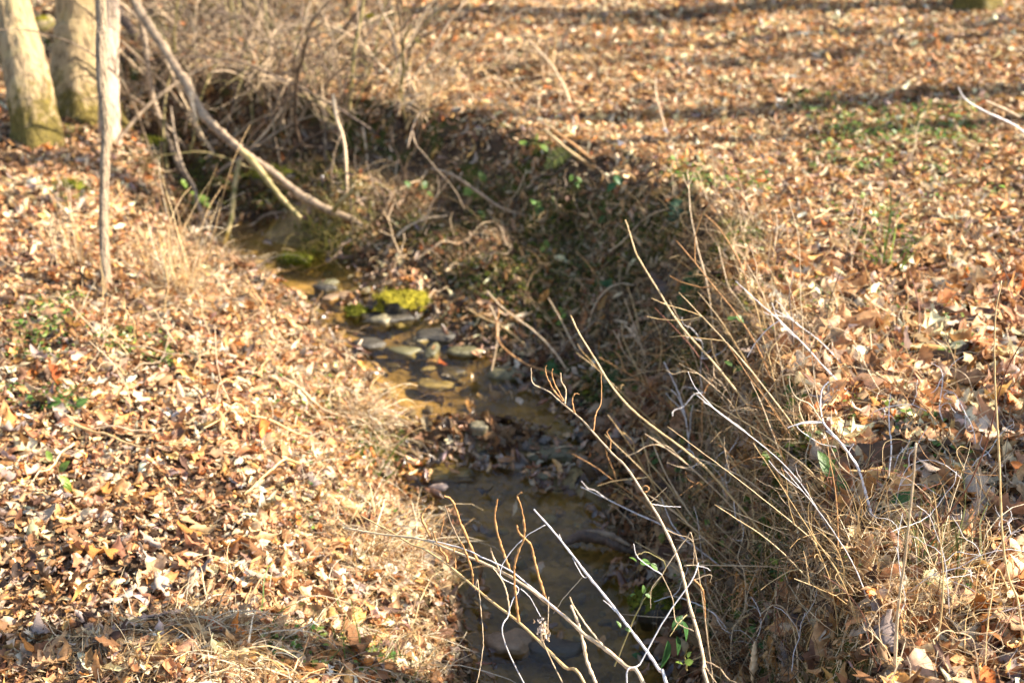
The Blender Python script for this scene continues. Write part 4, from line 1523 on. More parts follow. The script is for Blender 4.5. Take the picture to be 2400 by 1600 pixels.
t, P = weed("thin upright stalk with a small dry seed head, middle of the right bank",
     fp('d', [(490, 1010), (465, 870), (450, 700), (410, 430), (350, 200), (310, 0)]) + fp('g', [(305, 1250), (298, 1130), (295, 1070)]), 4, .12, 4.5, T,
     [(fp('g', [(300, 1160), (275, 1110), (262, 1070)]), 4.2, 4.2, 2.5, T, .6), (fp('g', [(300, 1130), (320, 1090), (330, 1050)]), 4.2, 4.2, 2.5, T, .6), (fp('g', [(297, 1100), (290, 1060), (295, 1035)]), 4.2, 4.2, 2.5, T, .6)], name="dry_stalk", cat="stalk")
weed("orange-brown bent stalk arching over the lip right of the thin seed-head stalk", fp('d', [(675, 585), (665, 480), (640, 380), (590, 260), (490, 100), (395, 5)]), 4, .1, 5.5, O, name="dry_stalk", cat="stalk")
weed("tall pale upright stem near the right edge", fp('b', [(2352, 1400), (2340, 1250), (2310, 1050), (2260, 930), (2230, 760), (2215, 600), (2205, 300), (2190, 0)]) + fp('d', [(2180, 1150), (2170, 850), (2180, 600), (2215, 410)]), 3, .0, 6.5, 'cane',
     [(fp('b', [(2255, 1000), (2190, 870), (2160, 1000), (2120, 1300), (2118, 1568)]), 2.8, 2.7, 4.5, 'cane', 0)], name="tall_weed")
weed("dark red-brown cane crossing the pale stem near the right edge", fp('b', [(1640, 880), (1800, 660), (1900, 520), (2000, 380), (2090, 190), (2150, 0)]) + fp('d', [(2230, 1000), (2352, 770), (2420, 680)]), 3, -.35, 4.5, 'red', name="cane", cat="cane")
weed("pale diagonal cane running from the forked white weed down to the tall right stem", fp('b', [(2215, 650), (2170, 520), (2090, 370), (1990, 200), (1840, 0)]) + fp('d', [(1720, 1160), (1550, 1050), (1410, 960), (1330, 900)]), 3, .2, 4.5, O, name="cane", cat="cane")
t, P = weed("forked bright white weed in the middle of the right bank",
     fp('b', [(1450, 640), (1380, 400), (1330, 240), (1230, 100), (1150, 10)]) + fp('d', [(1120, 1270), (1105, 1180), (1115, 1080), (1155, 1030)]), 3.4, .1, 6.5, W,
     [(fp('d', [(1110, 1275), (1000, 1280), (905, 1312)]), 3.5, 3.5, 4, W, 0), (fp('d', [(1110, 1270), (1040, 1170), (960, 1130), (920, 1060), (915, 990)]), 3.5, 3.5, 4, T, .3),
      (fp('d', [(1080, 1225), (1030, 1100), (990, 1010)]), 3.5, 3.5, 3, T, .3), (fp('d', [(1110, 1270), (1140, 1190), (1200, 1100), (1290, 980)]), 3.5, 3.5, 3, O, .3),
      (fp('d', [(1115, 1250), (1075, 1080), (1070, 980), (1045, 850), (1040, 690)]), 3.5, 3.5, 3, T, .2), (fp('d', [(1140, 1330), (1260, 1420), (1310, 1410)]), 3.5, 3.45, 2.6, W, 0),
      (fp('b', [(1330, 240), (1280, 160), (1310, 105)]), 3.45, 3.45, 2.6, W, 0), (fp('d', [(1115, 1280), (960, 1300), (1090, 1400), (1200, 1430)]), 3.45, 3.45, 2.6, W, 0),
      (fp('b', [(1350, 330), (1240, 250), (1180, 150), (1130, 40)]), 3.42, 3.45, 3, T, .2)], name="forked_weed")
cluster(t, P[-1], .06, 16, [(.5, .42, .34), (.35, .26, .18)])
weed("bent tan stem with a broken top behind the forked white weed", fp('d', [(1600, 1200), (1480, 1100), (1400, 970), (1320, 800), (1250, 720), (1150, 695)]), 3.6, .05, 4, T, [(fp('d', [(1320, 820), (1290, 740), (1265, 685)]), 3.65, 3.65, 2.5, O, .2)], name="bent_weed")
weed("upright thin white stem standing right of the forked weed", fp('b', [(1510, 380), (1535, 200), (1537, 60)]) + fp('d', [(1530, 1350), (1525, 1200), (1535, 1110)]), 3.4, .02, 4, W, name="thin_weed")
weed("white twig slanting up from the bottom edge across the tall bleached weed", fp('b', [(-80, 1568), (0, 1450), (120, 1230), (210, 1090), (310, 950), (345, 880), (357, 830)]), 2.95, 3.0, 4.5, W,
     [(fp('b', [(330, 935), (380, 990), (395, 1080), (400, 1170)]), 2.98, 2.98, 4.5, O, .6), (fp('b', [(345, 850), (400, 860), (430, 880)]), 3.0, 3.0, 2.6, W, 0), (fp('b', [(320, 940), (430, 905), (430, 950)]), 3.0, 3.0, 2.5, T, 0)],
     foot=(.42, 2.44), name="white_twig", cat="twig")
weed("thin pale twig drooping beside the small round green leaves", fp('b', [(330, 720), (280, 690), (160, 860), (135, 905)]) + fp('b', [(70, 990), (65, 1110)]), 3.05, 3.05, 3, T, [(fp('b', [(135, 905), (50, 850), (-20, 790), (-40, 715)]), 3.05, 3.05, 2.8, W, 0)], foot=(.55, 2.8), name="drooping_twig", cat="twig")
t, P = weed("amber upright stem in the middle of the straw", fp('b', [(1245, 1110), (1222, 980), (1213, 800), (1210, 560), (1190, 350), (1160, 200), (1150, 120)]), 3.1, .05, 4, O, [(fp('b', [(1210, 560), (1255, 480), (1310, 410)]), 3.2, 3.2, 2.2, O, 0)], name="amber_weed")
t, P = weed("dead weed with hanging orange curled leaves above the shaded slope", fp('b', [(560, 1500), (565, 1260), (640, 1110), (640, 900), (600, 800), (630, 680), (615, 560), (600, 470)]), 3.0, .15, 3, T,
     [(fp('b', [(640, 900), (720, 900), (720, 830), (660, 745)]), 3.1, 3.1, 2.6, O, .3)], name="withered_weed")
pc = at(*fp('b', [(640, 880)])[0], depth_of(P[len(P) // 2]))
cluster(t, pc, .10, 34, [(.55, .27, .08), (.42, .19, .05), (.62, .40, .2)], .016, .007)
t, P = weed("twisted dry stem with dark drooping seed head at the lip", fp('b', [(620, 350), (640, 130)]) + fp('d', [(620, 1310), (590, 1180), (500, 1040), (455, 1000), (450, 930)]), 3.5, .1, 4, T,
     [(fp('d', [(455, 1000), (390, 1100), (380, 1250), (380, 1400), (355, 1460)]), 3.55, 3.5, 3, O, .5), (fp('d', [(400, 1095), (330, 1110), (270, 1180), (205, 1210), (200, 1240)]), 3.55, 3.5, 3, W, .2)], name="twisted_weed")
cluster(t, P[-1], .06, 22, [(.2, .14, .09), (.35, .25, .16), (.12, .08, .06)], .008)
t, P = weed("leaning seed stalk with a dark tassel behind the forked weed", fp('d', [(930, 960), (965, 900), (1000, 830), (1010, 780)]), 3.7, .02, 3, 'dark', name="seed_stalk", cat="stalk")
cluster(t, P[-1], .07, 24, [(.16, .11, .08), (.3, .22, .15)], .007)
t, P = weed("dark hanging seed spray between the two right-hand canes", fp('d', [(2150, 1050), (2140, 950), (2110, 900)]), 3.2, .02, 3, 'dark', name="seed_spray", cat="stalk")
cluster(t, at(*fp('d', [(2090, 1130)])[0], depth_of(P[0]) - .05), .12, 30, [(.16, .11, .08), (.3, .22, .15)], .012)
t, P = weed("thin twig carrying a tuft of white seed fluff over the water", fp('a', [(1385, 1360), (1395, 1250), (1400, 1040)]), 3.06, 3.06, 3.5, T, [(fp('a', [(1230, 990), (1290, 1050), (1350, 1160)]), 3.1, 3.08, 2.6, W, 0)], foot=(.44, 2.5), name="fluffy_twig", cat="twig")
o = cluster(t, at(*fp('a', [(1365, 1185)])[0], 3.05), .04, 60, [(.8, .7, .58), (.7, .56, .4), (.6, .42, .24)], 1.0 * .006, .005, .42)
o.name = "seed_fluff"
weed("curly white twig hanging between the two arching branches", fp('a', [(1135, 1330), (1155, 1150), (1180, 1060), (1215, 985), (1110, 920), (1120, 840), (1180, 750), (1230, 700), (1290, 650), (1380, 600)]), 3.15, 3.15, 3.6, W, foot=(.3, 2.7), name="curly_twig", cat="twig")
weed("arched dry stem bowing over at the bottom edge", fp('b', [(975, 1560), (960, 1350), (930, 1200), (880, 1110), (820, 1090), (770, 1120), (735, 1150)]), 2.75, -.05, 5, T, name="arched_weed")
weed("thick brown blurred stem close to the camera in front of the straw", fp('b', [(1560, 1560), (1570, 1250), (1590, 1030), (1620, 820), (1640, 650), (1670, 350), (1690, 100)]), 2.45, -.35, 9, 'tan', name="near_weed")
t, P = weed("blurred upright stalk with a furry tan seed head at the bottom edge", fp('b', [(690, 1600), (700, 1480), (705, 1330)]), 2.6, -.2, 8, T, name="furry_stalk", cat="stalk")
TB().tube(smooth([P[-1] - np.array([0, 0, .11]), P[-1] - np.array([0, 0, .05]), P[-1] + np.array([0, 0, .01])], 8), np.interp(np.linspace(0, 1, 17), [0, .3, .8, 1], [.003, .009, .007, .002]), 10, bump=.25).build("seed_head", M['tan'], t)
weed("slim stem right of the straw, kinked in the middle", fp('b', [(1760, 1500), (1830, 1250), (1855, 1000), (1850, 800), (1810, 480), (1795, 400)]), 3.0, -.1, 4.5, 'cane', name="kinked_weed")
weed("white twig reaching in at the bottom right over the straw", fp('b', [(1880, 1310), (2050, 1220), (2200, 1140), (2352, 1090), (2420, 1060)]), 2.8, -.05, 3.5, W, name="reaching_twig", cat="twig")
weed("orange straight twig slanting up right of the straw", fp('b', [(1890, 960), (2000, 830), (2100, 720), (2190, 630)]), 3.0, -.1, 3.5, O, name="slanting_twig", cat="twig")
weed("long thin vine lying across the shaded slope toward the water", fp('b', [(960, 890), (800, 855), (600, 850), (350, 845), (270, 850)]), 3.2, -.05, 3.5, T, name="vine", cat="vine")
weed("level bare vine over the water in front of the green leaves", fp('b', [(500, 1170), (300, 1160), (120, 1165), (-120, 1145)]), 3.0, .0, 3, T, name="vine", cat="vine")
# canes in the shaded cut bank
for i, (fr, pts, px, mat, lab) in enumerate([
        ('c', [(1525, 970), (1430, 840), (1310, 720), (1200, 640), (1100, 560), (1020, 470)], 6, T, "long cane slanting across the shaded bank foot, middle one"),
        ('c', [(1310, 860), (1230, 780), (1110, 690), (1000, 640), (900, 580)], 6, 'cane', "long cane slanting across the shaded bank foot, lowest one"),
        ('c', [(1540, 1030), (1400, 970), (1280, 930), (1180, 870), (1100, 790), (1080, 700), (1100, 590)], 6, O, "bent orange cane curling at the bank foot above the water"),
        ('c', [(1600, 880), (1540, 780), (1480, 660), (1400, 520)], 5, T, "thin straight cane rising through the shaded bank, left of the golden cane"),
        ('c', [(1520, 800), (1470, 730), (1370, 625)], 5, 'cane', "short golden cane stuck in the shaded bank"),
        ('c', [(2000, 850), (1930, 760), (1850, 660)], 5.5, T, "short tan cane pointing up left in front of the fern"),
        ('c', [(1965, 755), (1930, 590), (1885, 450)], 4.5, 'cane', "slim yellow sprout stalk standing in the shaded bank"),
        ('c', [(1985, 760), (2000, 680), (2030, 610)], 4, T, "short twig beside the slim yellow sprout stalk"),
        ('c', [(1050, 1130), (1045, 1000), (1075, 850), (1090, 690), (1060, 600), (1040, 560)], 5, T, "knotted upright twig standing at the right shore above the dam"),
        ('d', [(700, 600), (560, 480), (510, 330), (480, 200)], 4, T, "faint tan stalk on the slope right of the fern"),
        ('d', [(940, 930), (935, 700), (915, 500), (940, 380)], 5, 'dark', "dark blurred upright weed on the lip"),
        ('d', [(910, 300), (905, 150), (898, 10)], 4, O, "small rusty upright stalk on the open ground"),
        ('d', [(1700, 800), (1710, 600), (1680, 450), (1650, 350)], 4.5, 'red', "dark thin stalk in the litter right of the forked weed"),
        ('d', [(820, 360), (818, 250), (840, 100), (835, 0)], 3.5, T, "pale thin stalk left of the small rusty one"),
        ('d', [(850, 1480), (760, 1290), (740, 1080), (690, 980), (640, 900)], 5, O, "upright reddish stem in the tangle below the dark triangular leaf"),
        ('b', [(1010, 700), (900, 420), (820, 230), (740, 60), (720, 0)], 5.5, O, "slanting orange stem through the tangle, left of the amber stem"),
        ('b', [(700, 760), (690, 480), (620, 300), (530, 150), (460, 20)], 5.5, 'cane', "slanting golden stem through the tangle, beside the sweeping cane"),
        ('b', [(330, 560), (240, 440), (130, 300), (50, 200), (10, 60)], 5, 'cane', "brown bent stem in the dark tangle over the undercut"),
        ('b', [(440, 700), (300, 520), (180, 330), (110, 180), (75, 90)], 4.5, T, "thin dull stem in the dark tangle over the undercut"),
        ('a', [(1210, 260), (1290, 200), (1310, 180), (1500, 120), (1700, 160)], 5, T, "flattened bundle of brown stalks lying at the right end of the dam")]):
    weed(lab, fp(fr, pts), 3.5, .08, px, mat, name="cane" if px > 4.5 else "dry_stalk", cat="cane" if px > 4.5 else "stalk", beads=.15)

# small dry weeds of the right bank that look alike
_r = np.random.default_rng(21)


def filler(n, u0, u1, v0, v1, h0, h1, mats, label, group, px, lean=.5, curl=0.):
    k = 0
    while k < n:
        g = GP(_r.uniform(u0, u1), _r.uniform(v0, v1))
        s, p = creek(g[:1], g[1:2])
        if abs(s[0]) < p[0, 0] + .04:
            continue
        t = thing("small_dry_weed", g, label, "weed", group)
        h = _r.uniform(h0, h1)
        a = _r.uniform(0, 6.28)
        d = np.array([math.cos(a) * _r.uniform(0, lean), math.sin(a) * _r.uniform(0, lean) * .5, 1.0])
        P = [g - np.array([0, 0, .01])]
        m = 6
        for i in range(m):
            d = d + _r.normal(0, .18 + curl, 3) + np.array([0, 0, -.05 * i * (curl > 0)])
            d /= np.linalg.norm(d)
            P.append(P[-1] + d * h / m)
        r0 = px * .5 * depth_of(g) / FPX
        mat = M[mats[_r.integers(0, len(mats))]]
        twig_tube(np.array(P), r0, r0 * .5, .2, 5, .0004, 5).build("stem", mat, t)
        for q in range(_r.integers(2, 5)):
            i = _r.integers(2, m)
            d = _r.normal(0, 1, 3)
            d[2] = abs(d[2]) * .8
            d /= np.linalg.norm(d)
            Q = [P[i]]
            for j in range(4):
                d = d + _r.normal(0, .35, 3)
                d /= np.linalg.norm(d)
                Q.append(Q[-1] + d * h * .08)
            twig_tube(np.array(Q), r0 * .6, r0 * .35, .3, 4, .0004, 4).build("twig", mat, t)
        k += 1


filler(110, 1620, 2400, 980, 1610, .14, .40, ['tan', 'cane', 'white', 'orange', 'tan', 'cane', 'greybranch', 'red'], "thin branching dry weed among many in the straw of the near right bank", "thin dry weeds of the near right bank", 2.8, .7, .03)
filler(60, 1480, 1850, 800, 1520, .15, .38, ['tan', 'greybranch', 'cane', 'orange'], "curling dry weed among many in the tangle over the undercut", "curling weeds of the undercut tangle", 2.8, 1.0, .08)
filler(46, 1500, 2400, 380, 1000, .12, .38, ['tan', 'cane', 'orange', 'dark'], "thin dry stalk among many on the open leafy ground of the right bank", "thin stalks of the open leafy ground", 3.2)
filler(20, 120, 800, 560, 1000, .15, .34, ['tan', 'cane'], "pale dry weed among many on the upper left bank", "pale weeds of the upper left bank", 3.6)
filler(14, 420, 1000, 420, 640, .15, .4, ['tan', 'greybranch', 'dark'], "bare weed among several round the far end of the creek", "bare weeds at the far end of the creek", 4)


# straight canes leaning left out of the tangle
for i in range(34):
    while True:
        g = GP(_r.uniform(1560, 2050), _r.uniform(820, 1520))
        if creek(g[:1], g[1:2])[0][0] > .4:
            break
    d = np.array([_r.uniform(-1.0, .05), _r.uniform(-.1, .5), 1.0])
    L = _r.uniform(.25, .6)
    P = [g - np.array([0, 0, .01])]
    for j in range(6):
        d = d / np.linalg.norm(d) + _r.normal(0, .06, 3) + np.array([-.05, 0, -.03])
        d /= np.linalg.norm(d)
        P.append(P[-1] + d * L / 6)
    t = thing("slender_cane", g, "straight slender cane among many leaning left out of the tangle over the undercut", "cane", "slender canes of the undercut tangle")
    r0 = _r.uniform(1.3, 2.2) * depth_of(g) / FPX
    mt = M[['cane', 'tan', 'orange', 'cane', 'white'][i % 5]]
    twig_tube(np.array(P), r0, r0 * .5, .25, 6, .0003, 6).build("stem", mt, t)
    for q in range(_r.integers(1, 4)):
        k = _r.integers(2, 6)
        e = _r.normal(0, .5, 3) + (P[k] - P[k - 1]) / np.linalg.norm(P[k] - P[k - 1])
        Q = [P[k]]
        for j in range(4):
            e = e / np.linalg.norm(e) + _r.normal(0, .2, 3)
            Q.append(Q[-1] + e / np.linalg.norm(e) * L * .07)
        twig_tube(np.array(Q), r0 * .6, r0 * .35, .4, 5, .0003, 4).build("twig", mt, t)


# the bare thicket behind the fallen limb
def shrub(u, v, n, h, label, group, mats, spread=1.0):
    g = GP(u, v)
    t = thing("bare_shrub", g, label, "shrub", group)
    for q in range(n):
        a = _r.uniform(0, 6.28)
        d = np.array([math.cos(a) * _r.uniform(.2, spread), math.sin(a) * _r.uniform(.2, spread) * .7, 1.0])
        P = [g + np.array([_r.normal(0, .05), _r.normal(0, .05), -.02])]
        L = h * _r.uniform(.6, 1.3)
        for i in range(7):
            d = d + _r.normal(0, .12, 3) + np.array([0, 0, -.10 * i])
            d /= np.linalg.norm(d)
            P.append(P[-1] + d * L / 7)
        P = np.array(P)
        P[1:, 2] = np.maximum(P[1:, 2], ground(P[1:, 0], P[1:, 1]) + .01)
        r0 = _r.uniform(.003, .008)
        tb = twig_tube(P, r0, r0 * .35, .1, 5, .002, 4)
        for w in range(_r.integers(3, 7)):
            i = _r.integers(2, 7)
            d = _r.normal(0, 1, 3) * .7 + (P[i] - P[i - 1]) / np.linalg.norm(P[i] - P[i - 1])
            Q = [P[i]]
            for j in range(4):
                d = d / np.linalg.norm(d) + _r.normal(0, .22, 3)
                Q.append(Q[-1] + d / np.linalg.norm(d) * L * .10)
            tb.tube(smooth(np.array(Q), 3), np.linspace(r0 * .5, r0 * .2, 13), 4)
        tb.build("stem", M[mats[_r.integers(0, len(mats))]], t)


for i in range(34):
    shrub(_r.uniform(330, 880) if i % 4 else _r.uniform(300, 640), _r.uniform(10, 330) if i % 4 else _r.uniform(5, 100), int(_r.integers(6, 11)), _r.uniform(.4, .85),
          "leafless tan shrub of the tangled thicket behind the fallen limb", "shrubs of the thicket behind the fallen limb", ['greybranch', 'greybranch', 'dark', 'tan', 'mossybranch'])
for i in range(16):
    shrub(_r.uniform(800, 1320), _r.uniform(60, 330), int(_r.integers(5, 9)), _r.uniform(.22, .42), "low wiry dead shrub on the lip of the far bank", "wiry shrubs along the far lip", ['tan', 'greybranch', 'cane'])


# longer bare shoots crossing in the thicket, and twigs lying about
for i in range(84):
    g = GP(_r.uniform(330, 1000), _r.uniform(5, 430))
    a = _r.uniform(0, 6.28)
    d = np.array([math.cos(a) * _r.uniform(.2, 1.3), math.sin(a) * _r.uniform(.1, .6), 1.0])
    L = _r.uniform(.5, 1.5)
    P = [g - np.array([0, 0, .02])]
    for j in range(8):
        d = d / np.linalg.norm(d) + _r.normal(0, .10, 3) + np.array([0, 0, -.03 * j])
        d /= np.linalg.norm(d)
        P.append(P[-1] + d * L / 8)
    P = np.array(P)
    t = thing("bare_shoot", g, "long bare shoot crossing others in the thicket behind the fallen limb", "shoot", "bare shoots of the thicket")
    r0 = _r.uniform(.005, .0125)
    mt = M[['greybranch', 'tan', 'greybranch', 'dark', 'mossybranch'][i % 5]]
    twig_tube(P, r0, r0 * .4, .1, 6, .001, 4).build("stem", mt, t)
    for w in range(_r.integers(1, 4)):
        k = _r.integers(3, 8)
        d = _r.normal(0, .6, 3) + (P[k] - P[k - 1]) / np.linalg.norm(P[k] - P[k - 1])
        Q = [P[k]]
        for j in range(5):
            d = d / np.linalg.norm(d) + _r.normal(0, .18, 3)
            Q.append(Q[-1] + d / np.linalg.norm(d) * L * .09)
        twig_tube(np.array(Q), r0 * .5, r0 * .2, 0, 4, .001, 3).build("twig", mt, t)


def lying(n, u0, u1, v0, v1, L0, L1, label, group, mats):
    for i in range(n):
        g = GP(_r.uniform(u0, u1), _r.uniform(v0, v1))
        a = _r.uniform(0, 6.28)
        L = _r.uniform(L0, L1)
        P = []
        for j in range(7):
            a += _r.normal(0, .16)
            q = g if not P else P[-1] + np.array([math.cos(a), math.sin(a), 0]) * L / 6
            P.append(np.array([q[0], q[1], gz(q[0], q[1]) + .03 + .02 * abs(_r.normal())]))
        r0 = _r.uniform(.0025, .005)
        t = tag(twig_tube(np.array(P), r0, r0 * .5, .15, 5, .001, 4).build("fallen_twig", M[mats[i % len(mats)]], at_=g), label, "twig", group)


lying(22, 0, 800, 420, 1150, .15, .5, "thin dead twig lying on the leaves of the left bank", "fallen twigs of the left bank", ['tan', 'greybranch', 'cane'])
lying(26, 800, 1500, 350, 900, .15, .5, "thin dead twig lying in the shade of the cut bank", "fallen twigs of the cut bank", ['tan', 'greybranch', 'dark'])
lying(24, 1500, 2400, 120, 1200, .15, .5, "thin dead twig lying on the open leaves of the right bank", "fallen twigs of the right bank", ['tan', 'greybranch', 'cane'])

# ------------------------------------------------------------------ grass tufts that stand out
def tuft(u, v, n, L, label, wd=.003, pal=DRY, lean=.7, droop=1.6, spread=.05, name="grass_tuft", group=None):
    g = GP(u, v)
    x = g[0] + RNG.normal(0, spread, n)
    y = g[1] + RNG.normal(0, spread * .8, n)
    V, F, C = grass_patch(x, y, L, wd, lean, droop, pal, 7, .5)
    o = mk(name, V, F, M['grass' if pal is not GRN else 'green'], col=np.clip(C, 0, .9), at_=g)
    return tag(o, label, "grass tuft", group)


tuft(850, 985, 520, .17, "bright bleached grass tuft hanging over the left shore beside the dam", spread=.075)
tuft(480, 1480, 420, .13, "dense grey-tan grass tuft at the edge of the shade, bottom left", spread=.06, pal=DRY * .8)
tuft(560, 1590, 260, .20, "arching bright straw tuft at the bottom edge", .0042, spread=.08, lean=.9, droop=1.9)
tuft(900, 1300, 420, .16, "straw tuft on the left shore below the arching branch tips", spread=.08)
tuft(780, 560, 380, .22, "yellow grass hanging down the mossy mound", spread=.08, pal=np.array([(.5, .38, .12), (.42, .36, .10), (.30, .28, .05), (.55, .42, .2)]))
tuft(425, 690, 90, .38, "tall pale grass clump standing on the left bank right of the sapling", .004, lean=.25, droop=.5, spread=.05)
tuft(175, 620, 60, .30, "small pale grass clump left of the sapling", .004, lean=.25, droop=.5, spread=.04)
tuft(1710, 1120, 300, .24, "dry grass clump spilling over the undercut below the golden cane", spread=.08, lean=.9, pal=DRY * .7)  # dulled palette paints shade onto this clump, like the lip grass
tuft(1880, 790, 260, .16, "sunny fuzzy grass clump on the lip behind the forked weed", spread=.09)
tuft(2075, 640, 26, .20, "upright green grass blades in the open litter of the right bank", .006, pal=GRN, lean=.25, droop=.3, spread=.03)
tuft(2180, 1350, 90, .16, "dark green-brown grass tuft in the shade right of the straw", .004, pal=np.array([(.16, .17, .06), (.3, .24, .11), (.1, .12, .03)]), lean=.4, droop=.6)
tuft(855, 1540, 60, .12, "few green grass blades at the bottom edge of the left bank", .004, pal=GRN, lean=.5, droop=.5, spread=.09)
tuft(885, 1110, 14, .10, "green blades on the left shore by the bleached tuft", .005, pal=GRN, lean=.4, droop=.4, spread=.02)


# ------------------------------------------------------------------ green plants
def blade_leaf(p, d, n_, L, w, fold=.25):
    """one smooth pointed leaf from p along d"""
    d = d / np.linalg.norm(d)
    a = np.cross(d, n_)
    a /= np.linalg.norm(a)
    n2 = np.cross(a, d)
    t = np.linspace(0, 1, 8)
    wv = w * np.sin(np.pi * t ** .85) ** .8
    wv[0] = w * .06
    wv[-1] = w * .02
    V = []
    for i in range(8):
        c = p + d * L * t[i] - n2 * L * .22 * t[i] ** 2
        V += [c - a * wv[i] + n2 * fold * wv[i], c, c + a * wv[i] + n2 * fold * wv[i]]
    i = np.arange(7)[:, None] * 3 + np.arange(2)[None, :]
    F = np.stack([i, i + 1, i + 4, i + 3], -1).reshape(-1, 4)
    return np.array(V), F


def sprig(label, stempix, leaves, col, depth=None, dd=0.05, group=None, stem_mat='mossybranch'):
    """leaves: (u, v, length px, width ratio, angle in the picture)"""
    g = GP(*stempix[0])
    d = depth_of(g) if depth is None else depth
    P = px_line(stempix, d, d - dd)
    if depth is None:
        P[0] = g
    t = thing("green_sprig", P[0], label, "sprig", group)
    twig_tube(P, .0018, .0009, 0, 5, .0006).build("stem", M[stem_mat], t)
    for (u, v, L, wr, ang) in leaves:
        p = at(u, v, d - dd * .6)
        i = int(np.argmin(np.linalg.norm(P - p, axis=1)))
        q = P[i] * .0 + p
        Lw = L * d / FPX
        dr = VR * math.cos(ang) + VU * math.sin(ang) - VF * RNG.uniform(-.3, .3)
        V, F = blade_leaf(q, dr, VU * .6 - VF * .5 + RNG.normal(0, .25, 3) + np.array([.3, 0, 0]), Lw, Lw * wr)
        mk("leaf", V, F, M['green'], t, col=np.array(col) * math.exp(RNG.normal(0, .15)))
    return t


G1, G2, G3 = (.055, .14, .04), (.10, .19, .04), (.20, .30, .05)
sprig("broad green honeysuckle leaves among the straw, upper pair", [(1960, 1160), (1950, 1120), (1955, 1100)], [(1950, 1125, 75, .24, 1.9), (1965, 1110, 70, .20, -1.3), (1945, 1092, 36, .25, .9)], G2)
sprig("three dark green leaves lying over the straw", [(2090, 1200), (2095, 1180), (2105, 1170)], [(2085, 1180, 62, .24, .5), (2085, 1185, 46, .28, -2.7), (2085, 1180, 36, .28, -1.2)], G1)
sprig("single dark green leaf hanging on the shaded slope", [(1850, 1225), (1845, 1240)], [(1838, 1242, 52, .26, -1.0)], G1)
sprig("light green leaflets on the shaded slope by the golden cane", [(1860, 1080), (1840, 1060), (1790, 1060)], [(1785, 1065, 36, .25, .1), (1820, 1062, 30, .28, -.6), (1840, 1048, 34, .26, .5), (1862, 1050, 26, .28, -.4), (1800, 1070, 26, .3, -1.9)], G3)
sprig("small bright leaves on the lip under the dark triangular leaf", [(1760, 900), (1730, 870), (1720, 860)], [(1722, 868, 24, .34, .5), (1716, 858, 22, .34, 2.4), (1705, 750, 26, .34, .4), (1725, 740, 26, .34, -.6)], G2)
sprig("twig with small round green leaves leaning over the water", [(1440, 1560), (1500, 1420), (1560, 1330), (1520, 1295), (1490, 1300)], [(1500, 1318, 24, .42, .1), (1525, 1320, 24, .42, -.7), (1492, 1316, 20, .4, 2.4), (1478, 1398, 14, .5, .7), (1508, 1390, 20, .3, 1.5), (1512, 1392, 18, .3, -.4), (1455, 1470, 18, .3, 2.0), (1465, 1472, 16, .35, -.3)], G2, depth=3.1)
sprig("broad drooping green leaves at the water's edge, bottom", [(1610, 1440), (1590, 1460), (1570, 1490)], [(1575, 1475, 44, .28, .8), (1600, 1455, 52, .22, -1.2), (1565, 1500, 80, .18, -1.6), (1585, 1490, 50, .22, -1.3)], G1, depth=3.35)
sprig("tiny green leaves at the foot of the tall bleached weed", [(1610, 1570), (1605, 1540), (1612, 1520)], [(1605, 1552, 20, .4, .2), (1600, 1556, 18, .4, 2.6), (1612, 1540, 16, .4, 1.2)], G3, depth=3.0)
sprig("green sprout with a bright curved leaf on the left bank", [(150, 1170), (140, 1120), (130, 1080)], [(140, 1105, 34, .3, .9), (138, 1115, 40, .22, -.7), (150, 1130, 44, .2, -1.1), (120, 1080, 30, .25, 2.0)], G3)
sprig("pair of green sprouts by the dark red leaf on the left bank", [(110, 965), (120, 950)], [(110, 950, 36, .4, .4), (125, 950, 30, .4, -.5), (180, 955, 34, .4, .8), (60, 935, 34, .3, .2), (180, 960, 26, .4, -.9)], G2)
sprig("bright green fern-like sprout by the dark hollow", [(470, 500), (465, 475), (460, 455)], [(460, 470, 30, .4, .3), (462, 462, 28, .4, 2.4), (475, 475, 24, .4, -.5), (425, 420, 28, .3, -1.0)], G3)
sprig("green leaves on a thin stem in the shaded far bank, left", [(1010, 470), (985, 450), (930, 440)], [(975, 445, 24, .4, .3), (1000, 450, 24, .4, -.6), (960, 440, 20, .4, 2.0), (990, 440, 20, .4, 1.0)], G2)
sprig("green leaves on a thin stem in the shaded far bank, right", [(1270, 350), (1255, 335), (1240, 340)], [(1245, 340, 26, .4, .3), (1265, 340, 26, .4, -.6), (1235, 340, 22, .4, 2.6), (1255, 330, 20, .4, 1.2)], G3)
sprig("yellow-green leaves in the tangle below the red leaf", [(1720, 880), (1715, 865)], [(1718, 872, 20, .4, .8), (1712, 880, 18, .4, -2)], (.34, .34, .04))
_r2 = np.random.default_rng(31)
for i in range(34):
    u, v = (_r2.uniform(1500, 1900), _r2.uniform(880, 1560)) if i < 22 else (_r2.uniform(1100, 1520), _r2.uniform(330, 900))
    L = _r2.uniform(16, 30)
    sprig("small green leafy sprig among several in the shaded bank", [(u, v + 20), (u, v), (u + 6, v - 14)],
          [(u + _r2.normal(0, 10), v + _r2.normal(0, 10), L, .34, _r2.uniform(0, 6.28)) for q in range(4)], [G1, G2, G3][i % 3], group="small green sprigs of the shaded bank")


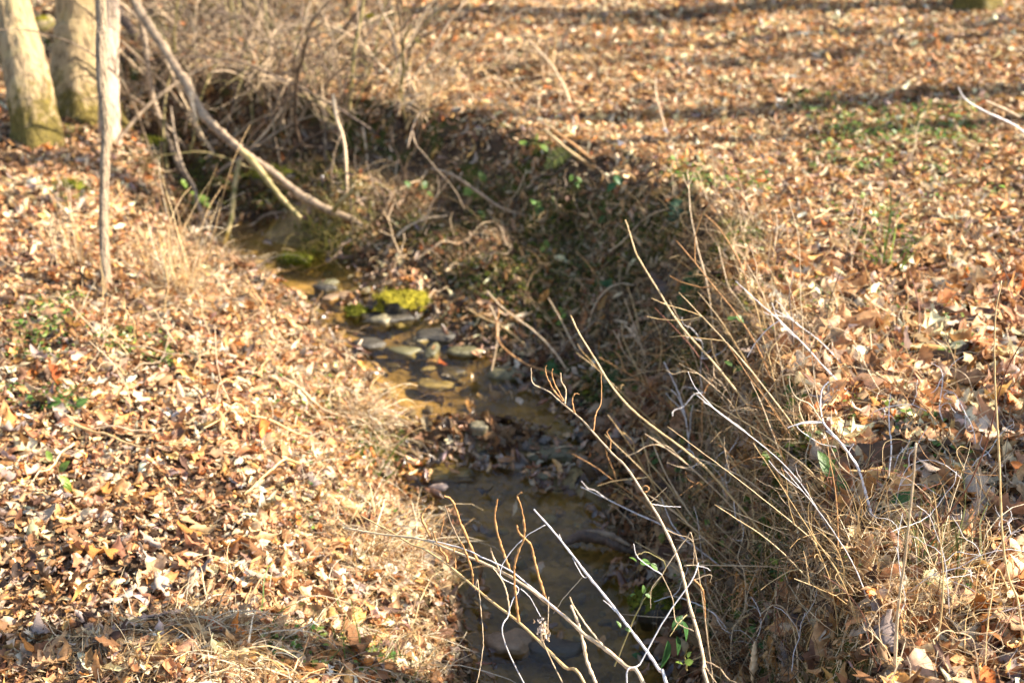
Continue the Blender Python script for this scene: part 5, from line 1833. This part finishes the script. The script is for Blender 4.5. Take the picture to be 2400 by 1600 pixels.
def fern(label, tip, base, n_pin, wpx, col=(.05, .11, .025)):
    b = GP(*base)
    d = depth_of(b)
    e = at(tip[0], tip[1], d - .06)
    P = smooth(np.array([b, (b + e) / 2 + np.array([0, -.02, .03]), e]), 14)
    t = thing("fern", b, label, "fern")
    TB().tube(P, np.linspace(.002, .0008, len(P)), 5).build("midrib", M['green'], t, col=(.10, .10, .03))
    Vs, Fs, off = [], [], 0
    L0 = wpx * d / FPX
    for i in range(1, n_pin):
        f = i / n_pin
        p = P[min(len(P) - 1, int(f * (len(P) - 1)))]
        T_ = (e - b) / np.linalg.norm(e - b)
        side = np.cross(T_, -VF)
        side /= np.linalg.norm(side)
        for s in (-1, 1):
            V, F = blade_leaf(p, side * s + T_ * .35 + RNG.normal(0, .1, 3), -VF + VU * .3, L0 * math.sin(math.pi * (.12 + .85 * f)) ** .8, L0 * .12)
            Vs.append(V)
            Fs.append(F + off)
            off += len(V)
    mk("frond", np.concatenate(Vs), np.concatenate(Fs), M['green'], t, col=col)


fern("dark green fern frond hanging in the shaded bank below the lip", (1592, 745), (1655, 625), 22, 34)
fern("second dark fern frond just right of the hanging one", (1700, 760), (1745, 655), 18, 26)
fern("pale yellow-green fern frond poking from the far bank", (1275, 395), (1350, 358), 16, 24, (.20, .22, .05))
fern("blue-green fern frond on the far bank's lip", (1570, 520), (1612, 470), 14, 24, (.06, .12, .06))
fern("green fern frond low in the shade beside the golden cane", (1420, 950), (1475, 860), 16, 34, (.05, .10, .02))
tag(mk("moss_tuft", np.array([[0, 0, 0]]) + GP(855, 65), np.zeros((0, 3), int), M['moss'])) if False else None
stone("bright yellow-green moss cushion on the far ground above the shrubs", 862, 62, 36, .8, .8, 'stone_olive', 'moss', .3, 71, name="moss_cushion", cat="moss")
stone("dull green moss cushion below the bright one on the far ground", 960, 108, 44, .7, .6, 'stone_olive', 'moss_dk', .3, 72, name="moss_cushion", cat="moss")
stone("green moss cushion on the mound under the fallen limb", 640, 425, 90, .6, .4, 'stone_dark', 'moss_dk', .4, 73, name="moss_cushion", cat="moss")
stone("mossy lump on the left bank behind the sapling", 165, 455, 66, .6, .5, 'stone_dark', 'moss_dk', .4, 74, name="moss_cushion", cat="moss")
stone("mossy lump in the dark gap right of the trunks", 350, 352, 60, .6, .5, 'stone_dark', 'moss_dk', .4, 75, name="moss_cushion", cat="moss")
